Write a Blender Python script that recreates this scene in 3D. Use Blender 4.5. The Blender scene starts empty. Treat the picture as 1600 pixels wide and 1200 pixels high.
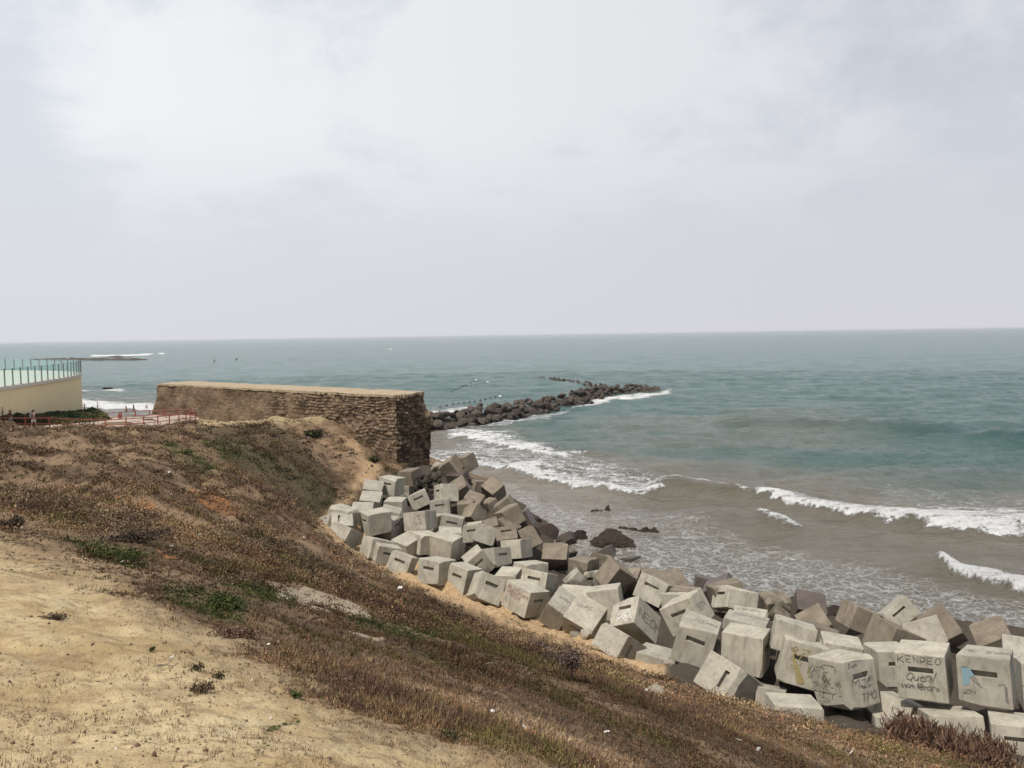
import bpy, bmesh, math, random
import numpy as np
from mathutils import Vector, Matrix, Quaternion
R = math.radians
rng = np.random.default_rng(7)
random.seed(7)
scene = bpy.context.scene
col = scene.collection

# ------------------------------------------------------------------ helpers
def tag(o, label=None, cat=None, group=None, kind=None):
    if label: o['label'] = label
    if cat: o['category'] = cat
    if group: o['group'] = group
    if kind: o['kind'] = kind
    return o

def link(name, me, mat=None, parent=None, smooth=False):
    me.name = name
    o = bpy.data.objects.new(name, me)
    col.objects.link(o)
    if mat is not None:
        me.materials.append(mat)
    if parent is not None:
        o.parent = parent
    if smooth:
        me.polygons.foreach_set('use_smooth', [True]*len(me.polygons))
    return o

def empty(name, loc, rz=0):
    o = bpy.data.objects.new(name, None)
    o.empty_display_size = .3
    o.location = loc
    o.rotation_euler = (0, 0, rz)
    col.objects.link(o)
    return o

def mesh_np(name, V, F):
    """V (n,3); F (m,k) all the same size"""
    V = np.asarray(V, np.float32); F = np.asarray(F, np.int32)
    me = bpy.data.meshes.new(name)
    me.vertices.add(len(V)); me.vertices.foreach_set('co', V.ravel())
    k = F.shape[1]
    me.loops.add(F.size); me.loops.foreach_set('vertex_index', F.ravel())
    me.polygons.add(len(F))
    me.polygons.foreach_set('loop_start', np.arange(0, F.size, k, dtype=np.int32))
    me.update(calc_edges=True)
    return me

def bm_mesh(bm, name='m'):
    me = bpy.data.meshes.new(name)
    bmesh.ops.recalc_face_normals(bm, faces=bm.faces)
    bm.to_mesh(me); bm.free()
    return me

def grid_faces(nr, nc):
    i = np.arange(nr-1)[:, None]*nc + np.arange(nc-1)[None, :]
    i = i.ravel()
    return np.stack([i, i+1, i+nc+1, i+nc], -1)

def fattr(me, name, a):
    at = me.attributes.new(name, 'FLOAT', 'POINT')
    at.data.foreach_set('value', np.asarray(a, np.float32).ravel())

def cattr(me, name, a):
    at = me.attributes.new(name, 'FLOAT_COLOR', 'POINT')
    a = np.asarray(a, np.float32)
    a = np.concatenate([a, np.ones((len(a), 1), np.float32)], 1)
    at.data.foreach_set('color', a.ravel())

def bx(bm, c, s, rz=0, M=None):
    m = Matrix.Translation(c) @ Matrix.Rotation(rz, 4, 'Z') @ Matrix.Diagonal((s[0], s[1], s[2], 1))
    if M is not None: m = M @ m
    return bmesh.ops.create_cube(bm, size=1, matrix=m)['verts']

def bar(bm, a, b, r, n=8, r2=None):
    a = Vector(a); b = Vector(b); d = b-a
    q = d.to_track_quat('Z', 'Y').to_matrix().to_4x4()
    bmesh.ops.create_cone(bm, cap_ends=True, segments=n, radius1=r, radius2=r if r2 is None else r2,
                          depth=d.length, matrix=Matrix.Translation((a+b)/2) @ q)

# value noise
def _h(ix, iy, s):
    n = (ix*374761393 + iy*668265263 + s*974634721) & 0xffffffff
    n = ((n ^ (n >> 13))*1274126177) & 0xffffffff
    n = (n ^ (n >> 16)) & 0xffff
    return n/65535.0

def vnoise(x, y, s=0):
    ix = np.floor(x).astype(np.int64); iy = np.floor(y).astype(np.int64)
    fx = x-ix; fy = y-iy
    fx = fx*fx*(3-2*fx); fy = fy*fy*(3-2*fy)
    a = _h(ix, iy, s); b = _h(ix+1, iy, s); c = _h(ix, iy+1, s); d = _h(ix+1, iy+1, s)
    return (a+(b-a)*fx)*(1-fy) + (c+(d-c)*fx)*fy

def fbm(x, y, o=4, s=0, g=.5):
    t = 0; a = 1; n = 0
    for i in range(o):
        t = t + a*vnoise(x*2**i+17.3*i, y*2**i-9.1*i, s+i); n += a; a *= g
    return t/n

def sstep(a, b, x):
    t = np.clip((x-a)/(b-a), 0, 1)
    return t*t*(3-2*t)

# ------------------------------------------------------------------ camera: eye 14 m above the sea
H = 14.0
FPX = 1250.0
PITCH = math.atan(76.5/FPX); ROLL = R(-.86)
_r0 = np.array([1, 0, 0.]); _f = np.array([0, math.cos(PITCH), -math.sin(PITCH)]); _u0 = np.array([0, math.sin(PITCH), math.cos(PITCH)])
_r = math.cos(ROLL)*_r0+math.sin(ROLL)*_u0
_u = -math.sin(ROLL)*_r0+math.cos(ROLL)*_u0
cd = bpy.data.cameras.new('camera'); cam = bpy.data.objects.new('camera', cd); col.objects.link(cam)
cd.sensor_fit = 'HORIZONTAL'; cd.sensor_width = 36; cd.lens = 36*FPX/1600
cd.clip_start = .05; cd.clip_end = 40000
cam.matrix_world = Matrix(((_r[0], _u[0], -_f[0], 0), (_r[1], _u[1], -_f[1], 0), (_r[2], _u[2], -_f[2], H), (0, 0, 0, 1)))
scene.camera = cam

def at(px, py, d):
    """world point on the ray of a photo pixel, d metres away along the view axis"""
    v = (_f + (px-800)/FPX*_r - (py-600)/FPX*_u)*d
    return Vector((v[0], v[1], v[2]+H))

def onz(px, py, z=0.):
    v = (_f + (px-800)/FPX*_r - (py-600)/FPX*_u)
    t = (z-H)/v[2]
    return Vector((v[0]*t, v[1]*t, z))

def pix(P):
    Q = P-np.array([0, 0, H])
    z = np.maximum(Q@_f, .3)
    return 800+FPX*(Q@_r)/z, 600-FPX*(Q@_u)/z

# ------------------------------------------------------------------ materials
class NT:
    def __init__(s, name, world=False):
        s.m = bpy.data.materials.new(name); s.m.use_nodes = True
        s.t = s.m.node_tree; s.n = s.t.nodes; s.n.clear()
        s.out = s.n.new('ShaderNodeOutputMaterial')
    def add(s, typ, inp=None, **kw):
        n = s.n.new('ShaderNode'+typ)
        for k, v in kw.items(): setattr(n, k, v)
        for k, v in (inp or {}).items(): s.set(n, k, v)
        return n
    def set(s, n, k, v):
        i = n.inputs[k]
        if isinstance(v, bpy.types.NodeSocket): s.t.links.new(v, i)
        elif isinstance(v, bpy.types.Node): s.t.links.new(v.outputs[0], i)
        else:
            if i.type == 'RGBA' and len(v) == 3: v = (*v, 1)
            i.default_value = v
    def coord(s, which='Object'):
        return s.add('TexCoord').outputs[which]
    def pos(s): return s.add('NewGeometry').outputs['Position']
    def map(s, v, scale=(1, 1, 1), rot=(0, 0, 0), loc=(0, 0, 0)):
        return s.add('Mapping', {'Vector': v, 'Scale': scale, 'Rotation': rot, 'Location': loc}).outputs[0]
    def noise(s, v, scale, detail=4, rough=.55, dist=0):
        return s.add('TexNoise', {'Vector': v, 'Scale': scale, 'Detail': detail, 'Roughness': rough, 'Distortion': dist}).outputs['Fac']
    def vor(s, v, scale, feature='F1', out='Distance', rand=1):
        return s.add('TexVoronoi', {'Vector': v, 'Scale': scale, 'Randomness': rand}, feature=feature).outputs[out]
    def math(s, op, a, b=0, c=0, clamp=False):
        n = s.add('Math', operation=op, use_clamp=clamp)
        s.set(n, 0, a); s.set(n, 1, b)
        if len(n.inputs) > 2: s.set(n, 2, c)
        return n.outputs[0]
    def ramp(s, f, stops, interp='LINEAR'):
        n = s.add('ValToRGB', {'Fac': f}); cr = n.color_ramp; cr.interpolation = interp
        while len(cr.elements) < len(stops): cr.elements.new(.5)
        for e, (p, c) in zip(cr.elements, stops):
            e.position = p; e.color = (c, c, c, 1) if isinstance(c, (int, float)) else (*c, 1)
        return n.outputs[0]
    def mix(s, f, a, b, mode='MIX'):
        n = s.add('Mix', data_type='RGBA', blend_type=mode)
        s.set(n, 0, f); s.set(n, 6, a); s.set(n, 7, b)
        return n.outputs[2]
    def attr(s, name, out='Fac'): return s.add('Attribute', attribute_name=name).outputs[out]
    def bump(s, h, st=.5, dist=.02, normal=None):
        n = s.add('Bump', {'Height': h, 'Strength': st, 'Distance': dist})
        if normal is not None: s.set(n, 'Normal', normal)
        return n.outputs[0]
    def bsdf(s, base, rough=.85, normal=None, spec=.3, **kw):
        n = s.add('BsdfPrincipled', {'Base Color': base, 'Roughness': rough, 'Specular IOR Level': spec})
        if normal is not None: s.set(n, 'Normal', normal)
        for k, v in kw.items(): s.set(n, k, v)
        s.t.links.new(n.outputs[0], s.out.inputs[0])
        return s.m

def mk_concrete(name, c0, c1, dirt, wet=0., rough=.9):
    s = NT(name)
    v = s.coord('Object'); rnd = s.add('ObjectInfo').outputs['Random']
    v2 = s.add('VectorMath', {0: v, 1: s.add('CombineXYZ', {'X': s.math('MULTIPLY', rnd, 37.), 'Y': s.math('MULTIPLY', rnd, 91.)}).outputs[0]}, operation='ADD').outputs[0]
    big = s.noise(v2, 1.6, 5, .6)
    base = s.mix(s.ramp(big, [(.35, 0.), (.65, 1.)]), c0, c1)
    tone = s.math('MULTIPLY_ADD', rnd, .26, .86)
    base = s.mix(1., base, s.add('CombineColor', {0: tone, 1: tone, 2: s.math('MULTIPLY_ADD', rnd, .22, .87)}).outputs[0], 'MULTIPLY')
    streak = s.noise(s.map(v2, (5, 5, 1.3)), 1.3, 4, .6)
    base = s.mix(s.math('MULTIPLY', s.ramp(streak, [(.50, 0.), (.72, 1.)]), .5), base, dirt)
    blot = s.noise(v2, 5.5, 6, .7)
    base = s.mix(s.math('MULTIPLY', s.ramp(blot, [(.55, 0.), (.75, 1.)]), .5), base, dirt)
    lich = s.noise(v2, 3.1, 5, .65)
    base = s.mix(s.math('MULTIPLY', s.ramp(lich, [(.60, 0.), (.70, 1.)]), .35), base, (c1[0]*1.05, c1[1]*1.02, c1[2]*.78))
    wz = s.add('SeparateXYZ', {0: s.pos()}).outputs[2]
    algae = s.ramp(s.math('MULTIPLY_ADD', s.math('SUBTRACT', big, .5), 1.2, s.math('MULTIPLY', wz, .5)), [(.12, .85), (.5, 0.)])
    base = s.mix(algae, base, (.045, .038, .028))
    rust = s.noise(s.map(v2, (3, 3, .5)), 1.9, 5, .6)
    base = s.mix(s.math('MULTIPLY', s.ramp(rust, [(.62, 0.), (.74, 1.)]), .4), base, (c1[0]*.75, c1[1]*.55, c1[2]*.36))
    fine = s.noise(v2, 45, 3, .7)
    pits = s.vor(v2, 22)
    base = s.mix(s.math('MULTIPLY', s.ramp(pits, [(.05, 1.), (.14, 0.)]), .5), base, (dirt[0]*.6, dirt[1]*.6, dirt[2]*.6))
    h = s.math('ADD', s.math('MULTIPLY', fine, .35), s.math('ADD', s.math('MULTIPLY', blot, .8), s.ramp(pits, [(.04, 0.), (.16, .5)])))
    return s.bsdf(base, rough, s.bump(h, .55, .02), spec=.25+wet)

M = {}
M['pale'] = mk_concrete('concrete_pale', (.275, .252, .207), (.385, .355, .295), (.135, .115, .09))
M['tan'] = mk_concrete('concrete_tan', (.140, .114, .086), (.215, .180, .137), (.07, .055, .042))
M['wet'] = mk_concrete('concrete_wet', (.055, .04, .034), (.095, .068, .055), (.03, .025, .02), .4, .45)

def mk_plain(name, c, rough=.8, var=.25, scale=3., spec=.3, bump=.2, metal=0.):
    s = NT(name); v = s.coord('Object')
    n = s.noise(v, scale, 5, .6)
    b = s.mix(n, tuple(x*(1-var) for x in c), tuple(min(1, x*(1+var)) for x in c))
    return s.bsdf(b, rough, s.bump(s.noise(v, scale*6, 4), bump, .01), spec, Metallic=metal)

def mk_paint(name, c):
    s = NT(name); v = s.coord('Object')
    n = s.noise(v, 30, 4, .7)
    b = s.mix(s.ramp(n, [(.44, .12), (.70, .85)]), c, (.31, .285, .235))
    return s.bsdf(b, .8)
for k, c in dict(black=(.045, .042, .045), red=(.22, .07, .06), white=(.75, .75, .72), ochre=(.27, .20, .05), blue=(.12, .26, .33), grey=(.13, .12, .115)).items():
    M['paint_'+k] = mk_paint('paint_'+k, c)

# ------------------------------------------------------------------ world + sun
SUN_AZ = R(223)      # from +Y towards +X: behind and to the left of the camera
SUN_EL = R(60)
to_sun = Vector((math.sin(SUN_AZ)*math.cos(SUN_EL), math.cos(SUN_AZ)*math.cos(SUN_EL), math.sin(SUN_EL)))
ld = bpy.data.lights.new('sun', 'SUN'); ld.energy = 4.3; ld.angle = R(.6); ld.color = (1, .945, .86)
sun = bpy.data.objects.new('sun', ld); col.objects.link(sun)
sun.rotation_euler = to_sun.to_track_quat('Z', 'Y').to_euler(); sun.location = (0, 0, 60)
w = bpy.data.worlds.new('World'); scene.world = w; w.use_nodes = True
s = NT.__new__(NT); s.t = w.node_tree; s.n = s.t.nodes; s.n.clear()
out = s.n.new('ShaderNodeOutputWorld'); bg = s.n.new('ShaderNodeBackground'); s.t.links.new(bg.outputs[0], out.inputs[0])
sky = s.add('TexSky', sky_type='NISHITA', sun_disc=False, sun_elevation=SUN_EL, sun_rotation=SUN_AZ, air_density=1.2, dust_density=3., ozone_density=1.)
d = s.coord('Generated')
sx = s.add('SeparateXYZ', {0: d})
# thin high veil of haze and cloud; direction d is a unit vector
den = s.math('ADD', s.math('MAXIMUM', sx.outputs[2], 0.), .12)
uv = s.add('CombineXYZ', {0: s.math('DIVIDE', sx.outputs[0], den), 1: s.math('DIVIDE', sx.outputs[1], den)}).outputs[0]
cl = s.noise(s.map(uv, (1, 1, 1), loc=(3.1, 1.7, 0)), 1.15, 9, .62, .35)
def toward(px, py, a, b):
    v = _f + (px-800)/FPX*_r - (py-600)/FPX*_u
    v = v/np.linalg.norm(v)
    dt = s.add('VectorMath', {0: d, 1: tuple(v)}, operation='DOT_PRODUCT').outputs['Value']
    return s.ramp(dt, [(math.cos(R(a)), 0.), (math.cos(R(b)), 1.)], 'EASE')
def add_(*a):
    o = a[0]
    for b in a[1:]: o = s.math('ADD', o, b)
    return o
lumps = add_(s.math('MULTIPLY', toward(560, 20, 30, 0), .26), s.math('MULTIPLY', toward(1180, 80, 26, 1), .26), s.math('MULTIPLY', toward(860, 190, 24, 2), .10), s.math('MULTIPLY', toward(175, 120, 5, .8), .20), s.math('MULTIPLY', toward(350, 125, 7, 1.), .20), s.math('MULTIPLY', toward(320, 225, 9, 1), .12))
puff = s.noise(s.map(d, (1, 1, 1.5), loc=(.35, .2, .1)), 6.5, 9, .62, .3)
cloud = s.ramp(s.math('MULTIPLY', .5, add_(lumps, s.math('MULTIPLY', cl, .75), s.math('MULTIPLY', puff, 1.1))), [(.475, 0.), (.70, 1.)], 'EASE')
VE = 10.   # veil radiance is divided by the background strength
veil_l = (.71*VE, .755*VE, .81*VE); veil_r = (.585*VE, .61*VE, .672*VE)
rl = s.ramp(s.math('MULTIPLY_ADD', sx.outputs[0], .9, .5), [(.1, 0.), (.85, 1.)])
veil = s.mix(rl, veil_l, veil_r)
base = s.mix(.86, sky.outputs[0], veil)
hz = s.ramp(sx.outputs[2], [(0., 1.), (.30, 0.)])
base = s.mix(s.math('MULTIPLY', hz, .7), base, (.66*VE, .655*VE, .685*VE))
white = s.mix(rl, (.84*VE, .85*VE, .865*VE), (.70*VE, .71*VE, .745*VE))
hi = s.ramp(sx.outputs[2], [(.06, 0.), (.26, 1.)], 'EASE')
final = s.mix(s.math('MULTIPLY', s.math('MULTIPLY', cloud, hi), .9), base, white)
s.set(bg, 'Color', final); bg.inputs['Strength'].default_value = .1
scene.view_settings.view_transform = 'Standard'; scene.view_settings.look = 'None'
scene.view_settings.exposure = .1; scene.view_settings.gamma = 1

BLOCKS = [
('a1','pale','-',(1.25,1.3,1.12),(-9.35,43.27,3.13),(0.942,-0.191,0.189,-0.201),"pale block at the leftmost end of the pile, broad lit face tipped toward slope"),
('a2','pale','-',(1.3,1.32,1.16),(-10.61,45.53,2.96),(0.861,-0.345,-0.034,-0.373),"leftmost block of the whole pile, half sunk in orange sand at slope foot"),
('a3','pale','FL',(1.2,1.31,1.32),(-9.88,45.14,3.13),(0.815,-0.56,-0.035,0.143),"shaded grey block with a small hole, wedged behind the leftmost lit blocks"),
('a3b','pale','-',(1.31,1.32,1.16),(-10.01,46.23,3.52),(0.813,0.074,0.108,0.567),"block with a lit triangular face directly right of the shaded one with a small hole"),
('a4','pale','FT',(1.3,1.44,1.25),(-8.15,46.63,3.14),(0.875,0.029,-0.014,-0.483),"tall narrow block with a slot in its thin left face, left of the ribbed block"),
('a5','pale','RT',(1.34,1.36,1.15),(-7.65,47.77,2.62),(0.979,0.059,0.04,-0.19),"large upright grey block with vertical ribbing and dark right side near the pile's left end"),
('a6','pale','-',(1.32,1.3,1.3),(-9.52,53.28,3.52),(0.978,0.175,0.105,0.039),"upper of two tilted slabs stacked at the pile's back left below the sandy gully"),
('a7','pale','-',(1.31,1.3,1.3),(-9.25,51.11,3.21),(-0.984,-0.167,-0.068,-0.006),"lower of two tilted slabs stacked at the pile's back left below the sandy gully"),
('a8','pale','FT',(1.3,1.31,1.19),(-8.35,54.38,3.82),(0.978,-0.031,0.051,-0.2),"upright block with bright top and slot, just right of the upper tilted slab"),
('a9','pale','FT',(1.33,1.33,1.01),(-7.67,56.88,2.98),(0.97,0.04,0.006,-0.241),"flat-topped block with scribbled top, in front of the rubble mound under the old wall"),
('a10','pale','-',(1.22,1.32,1.12),(-7.63,51.08,2.99),(0.998,0.023,-0.003,-0.054),"low block with flat top and black shadow on its right, behind the scribbled tilted one"),
('a11','pale','FT',(1.34,1.32,1.07),(-6.58,54.88,2.7),(0.974,-0.061,-0.196,0.092),"block tipped on edge with slot in shaded front and thin bright top strip"),
('a12','pale','-',(1.28,1.3,1.3),(-9.3,48.53,3.04),(0.991,0.123,0.034,0.046),"lit slab with a shadow wedge, lying above the shaded block with a small hole"),
('a13','pale','-',(1.17,1.32,1.32),(-7.66,48.56,2.84),(0.99,0.02,0.141,0.023),"flat pale slab behind the ribbed upright block and left of the scribbled tilted block"),
('a14','pale','-',(1.53,1.37,1.11),(-5.69,47.98,2.84),(0.973,-0.09,-0.062,-0.204),"big tilted block with faint scribbles on its lit left face, middle of the far pile"),
('b0','tan','-',(1.26,1.29,1.12),(-7.39,56.73,3.95),(0.965,0.014,-0.069,-0.251),"tan block lying against the foot of the old stone wall"),
('a15','pale','-',(1.37,1.44,1.11),(-5.26,46.07,1.99),(0.901,-0.053,0.052,-0.427),"large block with lit greenish left face and flat top, below the big scribbled tilted block"),
('a16','pale','-',(1.29,1.28,1.3),(-6.2,45.77,1.77),(0.933,0.144,0.033,-0.328),"pale slab mostly hidden behind the large block with the lit greenish left face"),
('c1','pale','-',(1.34,1.46,1.06),(-7.39,42.69,2.57),(0.865,-0.165,0.043,-0.471),"front row block at the far end, plain lit left face beside the orange sand"),
('c2','pale','RT',(1.31,1.28,1.04),(-6.94,42.2,2.44),(0.833,-0.104,0.094,-0.535),"front row block with a shaded slotted right side, second from the far end"),
('c3','pale','FT',(1.16,1.32,1.09),(-5.93,41.44,2.07),(0.971,-0.129,0.177,-0.098),"front row block with slot and black shadow on its right, third from far end"),
('c4','pale','FT',(1.43,1.39,1.2),(-3.96,40.21,2.04),(0.945,-0.077,0.017,-0.318),"front row block with slot standing upright, left of the one with the widest flat top"),
('c5','pale','FT',(1.27,1.14,1.38),(-2.6,39.79,1.71),(0.935,-0.06,0.094,-0.336),"front row block with slot and wide flat top, standing in the middle of the row"),
('d8','pale','RT',(1.52,1.48,1),(-3.95,46.25,1.51),(0.947,0.007,0.054,-0.316),"broad block with textured flat top and dark right slot, behind the front row middle"),
('c9','pale','-',(1.5,1.33,1.27),(-3.99,45.8,1.83),(0.972,0.038,0.079,-0.218),"flat lit slab just behind the broad block with the textured top"),
('c10','pale','-',(1.36,1.29,1.29),(-3.88,47,1.87),(0.718,-0.692,0.016,0.076),"long low slab with thin lit top, middle of the pile behind the flat lit slab"),
('c11','pale','FT',(1.25,1.33,1.1),(-2.59,49.54,1.71),(0.997,-0.061,-0.055,-0.008),"small pointed block with bright corner, right of the long low slab"),
('d1','pale','FT',(1.33,1.3,1.29),(-1.41,38.1,1.71),(0.945,-0.215,0.197,0.147),"front row block with slot leaning back, next to the block with red graffiti"),
('d3','pale','FT',(1.5,1.33,1.15),(1.25,41.32,1),(0.951,-0.156,0.067,-0.259),"block with a wide slot facing the slope, right behind the red graffiti block"),
('d4','pale','-',(1.44,1.35,1.08),(0.88,43.27,0.97),(0.96,-0.067,0.028,0.27),"low flat-topped pale block behind the wide-slotted block"),
('d5','pale','-',(1.2,1.3,1.31),(-0.28,42.64,0.61),(0.984,0.049,-0.038,-0.166),"bright flat slab wedged between the front row and the wide-slotted block"),
('d6','pale','FT',(1.33,1.32,1.13),(-1.09,45.45,1.17),(0.917,-0.156,0.028,0.366),"square shaded block with small slot, right of the ramp-like pale block"),
('d7','pale','RT',(1.32,1.17,1.33),(-2.07,44.84,1.13),(0.757,0.252,-0.184,-0.575),"ramp-like pale block with a slot in its shaded right side"),
('d12','pale','-',(1.23,1.29,1.15),(-2.07,49.41,1.19),(0.939,0.141,-0.142,-0.279),"bright wedge with dark red-brown underside above the thin wide slab"),
('d13','pale','-',(1.31,1.12,1.32),(-1.76,48.56,1.74),(0.798,0.58,0.096,-0.131),"thin wide slab with a pale rim, behind the ramp-like pale block"),
('d14','tan','FT',(1.29,1.3,1.3),(-0.42,47.68,1.56),(0.832,-0.551,-0.057,-0.013),"tan block with a wide dark slot facing the slope, middle of the seaward side"),
('d15','tan','-',(1.3,1.33,1.3),(0.65,48.5,1.36),(0.805,0.455,0.111,0.363),"large tan block turned like a diamond, right of the tan one with the wide slot"),
('d16','pale','-',(1.35,1.33,1.08),(0.13,46.08,1.52),(0.955,-0.109,-0.065,-0.267),"block with a lit pointed left face and broad shaded right face below the tan diamond"),
('d2','pale','RT',(1.51,1.35,1.21),(0.47,35.96,1.97),(0.918,-0.059,0.128,-0.37),"front row block with red handwritten graffiti and a small looping arrow"),
('d17','tan','-',(1.46,1.11,1.23),(2.41,46.21,0.97),(0.931,0.354,-0.029,-0.084),"tan block with square lit top and dark front, left of the big black rock"),
('e1','tan','-',(1.21,1.29,1.31),(2.92,49.17,0.18),(0.926,-0.033,0.227,-0.3),"small tan wedge peeping out right of the square tan block"),
('e2','tan','-',(1.29,1.31,1.09),(3.94,45.07,0.65),(0.947,-0.058,-0.003,-0.317),"tan faceted block directly in front of the small tan wedge"),
('e3','tan','-',(1.4,1.03,1.31),(5.25,47.91,-0.01),(0.849,0.517,0.053,-0.091),"flat oblong tan block with dark lower edge, near the waterline below the black rock"),
('e4','wet','-',(1.27,1.27,1.31),(4.24,48.45,-0.41),(0.902,0.028,0.005,-0.43),"greenish wet slab half under water between the faceted block and the black rock"),
('e5','wet','-',(1.33,1.1,1.32),(6.02,50.4,-0.3),(0.239,-0.49,-0.608,-0.577),"greenish wedge rising from the water in front of the big black rock"),
('e6','wet','-',(1.18,1.31,0.97),(7.13,49.38,-0.5),(0.93,-0.067,-0.069,-0.354),"dark wet block surrounded by foam, right of the greenish wedge"),
('e7','pale','FT',(1.33,1.36,1.08),(4.74,43.51,0.41),(0.851,-0.081,-0.136,-0.5),"shaded block with small slot and long dark right face, left of the big tan diamond"),
('e8','tan','-',(1.3,1.29,1.35),(5.24,41.19,1.26),(0.923,0.071,0.327,0.189),"big tan diamond-shaped block balanced on one corner in the pile's middle"),
('e9','tan','-',(1.16,1.31,1.32),(6.2,41.99,0.63),(0.98,0.083,-0.091,-0.156),"ochre block behind the apex of the big tan diamond"),
('e11','pale','-',(1.34,1.06,1.07),(3.38,42.99,0.43),(0.688,0.211,-0.28,-0.635),"yellowish lit block leaning left above the very bright flat slab"),
('e12','pale','-',(1.5,1.27,1.28),(2.95,38.16,0.93),(0.991,0.109,0.014,-0.08),"very bright flat slab above the two leaning scribbled blocks"),
('e13','pale','-',(1.43,1.28,1.38),(4.09,35.33,1.92),(0.988,-0.066,-0.085,-0.112),"shaded grey block directly left of the block lettered NEON"),
('e14','pale','-',(1,1.26,1.28),(1.88,34.3,2),(0.919,0.249,0.238,-0.192),"block with scribbled sloping top, wedged left of the broad leaning one"),
('f2','pale','FT',(1.35,1.33,1.12),(2.87,32.47,2.22),(0.892,0.337,0.103,-0.284),"broad tilted block with one large lit top face leaning over the sand at the toe"),
('f3','pale','FT',(1.26,1.56,1.24),(4.83,31.7,2.33),(0.816,-0.442,-0.018,-0.373),"tilted block with white scrawl beside its slot and NEON in black on the right face"),
('f4','pale','RT',(1.35,1,1.35),(3.93,29.88,2.1),(0.782,0.44,-0.146,-0.416),"block half buried in yellow sand with a slot in its shaded right side, below NEON"),
('f5','pale','-',(1.05,1.36,1.04),(6.07,32.34,0.36),(0.985,-0.167,0.015,-0.027),"low pale block in the shadow between the half buried block and the upright slotted one"),
('h0','pale','-',(1.3,1.33,1.06),(5.27,29.71,1.42),(0.872,0.008,0.048,0.486),"narrow block end standing under the overhanging slotted block"),
('h1','pale','FT',(1.23,1.32,1.35),(6,26.07,3.77),(0.975,0.007,0.138,-0.174),"large upright block with one crisp slot overhanging a dark hollow, front of the pile"),
('h2','pale','TR',(1.31,1.1,1.33),(6.45,23.7,3.34),(0.767,0.429,-0.15,-0.452),"pale block lying at the toe with an upright slot in its sloping lit face"),
('h3','pale','RT',(1.29,1.27,1.24),(7.42,25.25,3.76),(0.969,-0.032,0.016,-0.244),"tall smooth-faced block with no slot in front, right of the overhanging slotted block"),
('g8','pale','FT',(1.38,1.46,0.98),(9.83,35.2,1.98),(0.766,-0.233,-0.031,-0.598),"block with small slot in narrow lit end and long shaded side, near the water"),
('i1','pale','-',(1.25,1.31,1.31),(8.93,29.9,2.65),(0.697,-0.7,0.13,-0.088),"grey shaded block with dark scribbles behind the bright slab above the tall smooth one"),
('i2','pale','-',(1.39,1.29,1.29),(7.84,26.85,3.56),(0.975,-0.033,0.063,-0.209),"bright inclined slab with writing along its back edge, above the tall smooth block"),
('i3','tan','-',(1.27,1.33,1.14),(12.9,38.92,0.32),(0.722,0.056,0.072,-0.686),"small tan lit block end right of the long shaded side"),
('i4','tan','FT',(1.1,1.32,1.32),(12.73,37.99,0),(0.777,-0.525,0.344,0.05),"brown tilted block with a dark square slot near the waterline"),
('i5','wet','-',(1.2,1.2,1.33),(13.63,36.51,1.04),(0.72,0.126,-0.626,-0.274),"small dark wet block at the waterline left of the tan pyramid"),
('i6','tan','-',(1.17,1.31,1.32),(12.89,33.38,1.31),(0.808,-0.52,-0.188,-0.204),"tan block showing one face like a pyramid, at the waterline"),
('i7','tan','-',(1.25,1.31,1.31),(10.31,26.96,3.21),(0.965,-0.088,0.146,-0.202),"tan slab sloping behind the two leaning pale blocks"),
('i8','pale','-',(1.23,1.34,0.93),(8.78,24.84,4.33),(0.978,-0.09,0.119,-0.144),"leaning pale block with scribbled top, directly behind the yellow painted one"),
('i9','pale','FT',(1.29,1.29,1.3),(8.78,24.06,3.87),(0.984,-0.057,0.106,-0.132),"leaning block with yellow-ochre paint below its slot"),
('j1','pale','RT',(1.3,1.19,1.31),(9.3,22.19,4.09),(0.84,-0.054,-0.092,-0.531),"large block with thin black doodles on its left face and tags on its right"),
('j2','pale','-',(1.14,1.3,1.32),(9.99,24.15,3.8),(0.988,-0.029,0.053,-0.145),"bright flat slab behind the doodled block"),
('j3','pale','-',(1.26,1.3,1.31),(7.5,21.09,3.33),(0.995,-0.08,0.02,-0.054),"pale slab lying low at the grass edge below the yellow painted block"),
('j4','pale','-',(0.85,1.36,1.37),(7.72,23.68,2.48),(0.967,-0.158,0.055,-0.191),"thin pale slab in shadow under the yellow painted block"),
('e10','tan','-',(1.13,1.3,1.32),(7.01,42.88,0.42),(0.968,-0.004,-0.001,-0.25),"small ochre block at the foam edge right behind the ochre one"),
('g1','pale','FT',(1.45,1.31,1.17),(6.65,37.49,1.71),(0.932,-0.14,0.189,-0.275),"tilted block with one long slot, right of the big tan diamond"),
('g2','tan','-',(1.38,1.29,1.29),(7.34,39.93,0.96),(0.964,0.019,0.217,-0.153),"tan slab edge behind the tilted one with the long slot"),
('g3','tan','-',(1.3,1.3,1.3),(8.17,40.92,0.79),(0.847,-0.49,-0.102,0.181),"tan sloping block at the foam edge, above the tan slab edge"),
('g4','pale','-',(1.16,1.24,1.33),(7.65,36.54,1.31),(0.918,-0.045,-0.078,-0.387),"small pale flat piece between the long-slotted block and the graffiti gable block"),
('g5','tan','-',(1.17,1.3,1.32),(7.94,36.88,1.35),(0.953,-0.07,-0.014,-0.293),"narrow tan flat block left of the dark reddish wet pair"),
('g6','wet','-',(1.27,1.34,1.06),(10.19,41.94,0.4),(0.985,-0.079,0.121,-0.091),"dark reddish wet block with a flat ridge, left one of a wet pair"),
('g6b','wet','-',(1.3,1.33,1.09),(10.08,38.53,1.28),(0.832,-0.169,-0.209,0.485),"dark reddish wet block with a peaked ridge, right one of a wet pair"),
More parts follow.
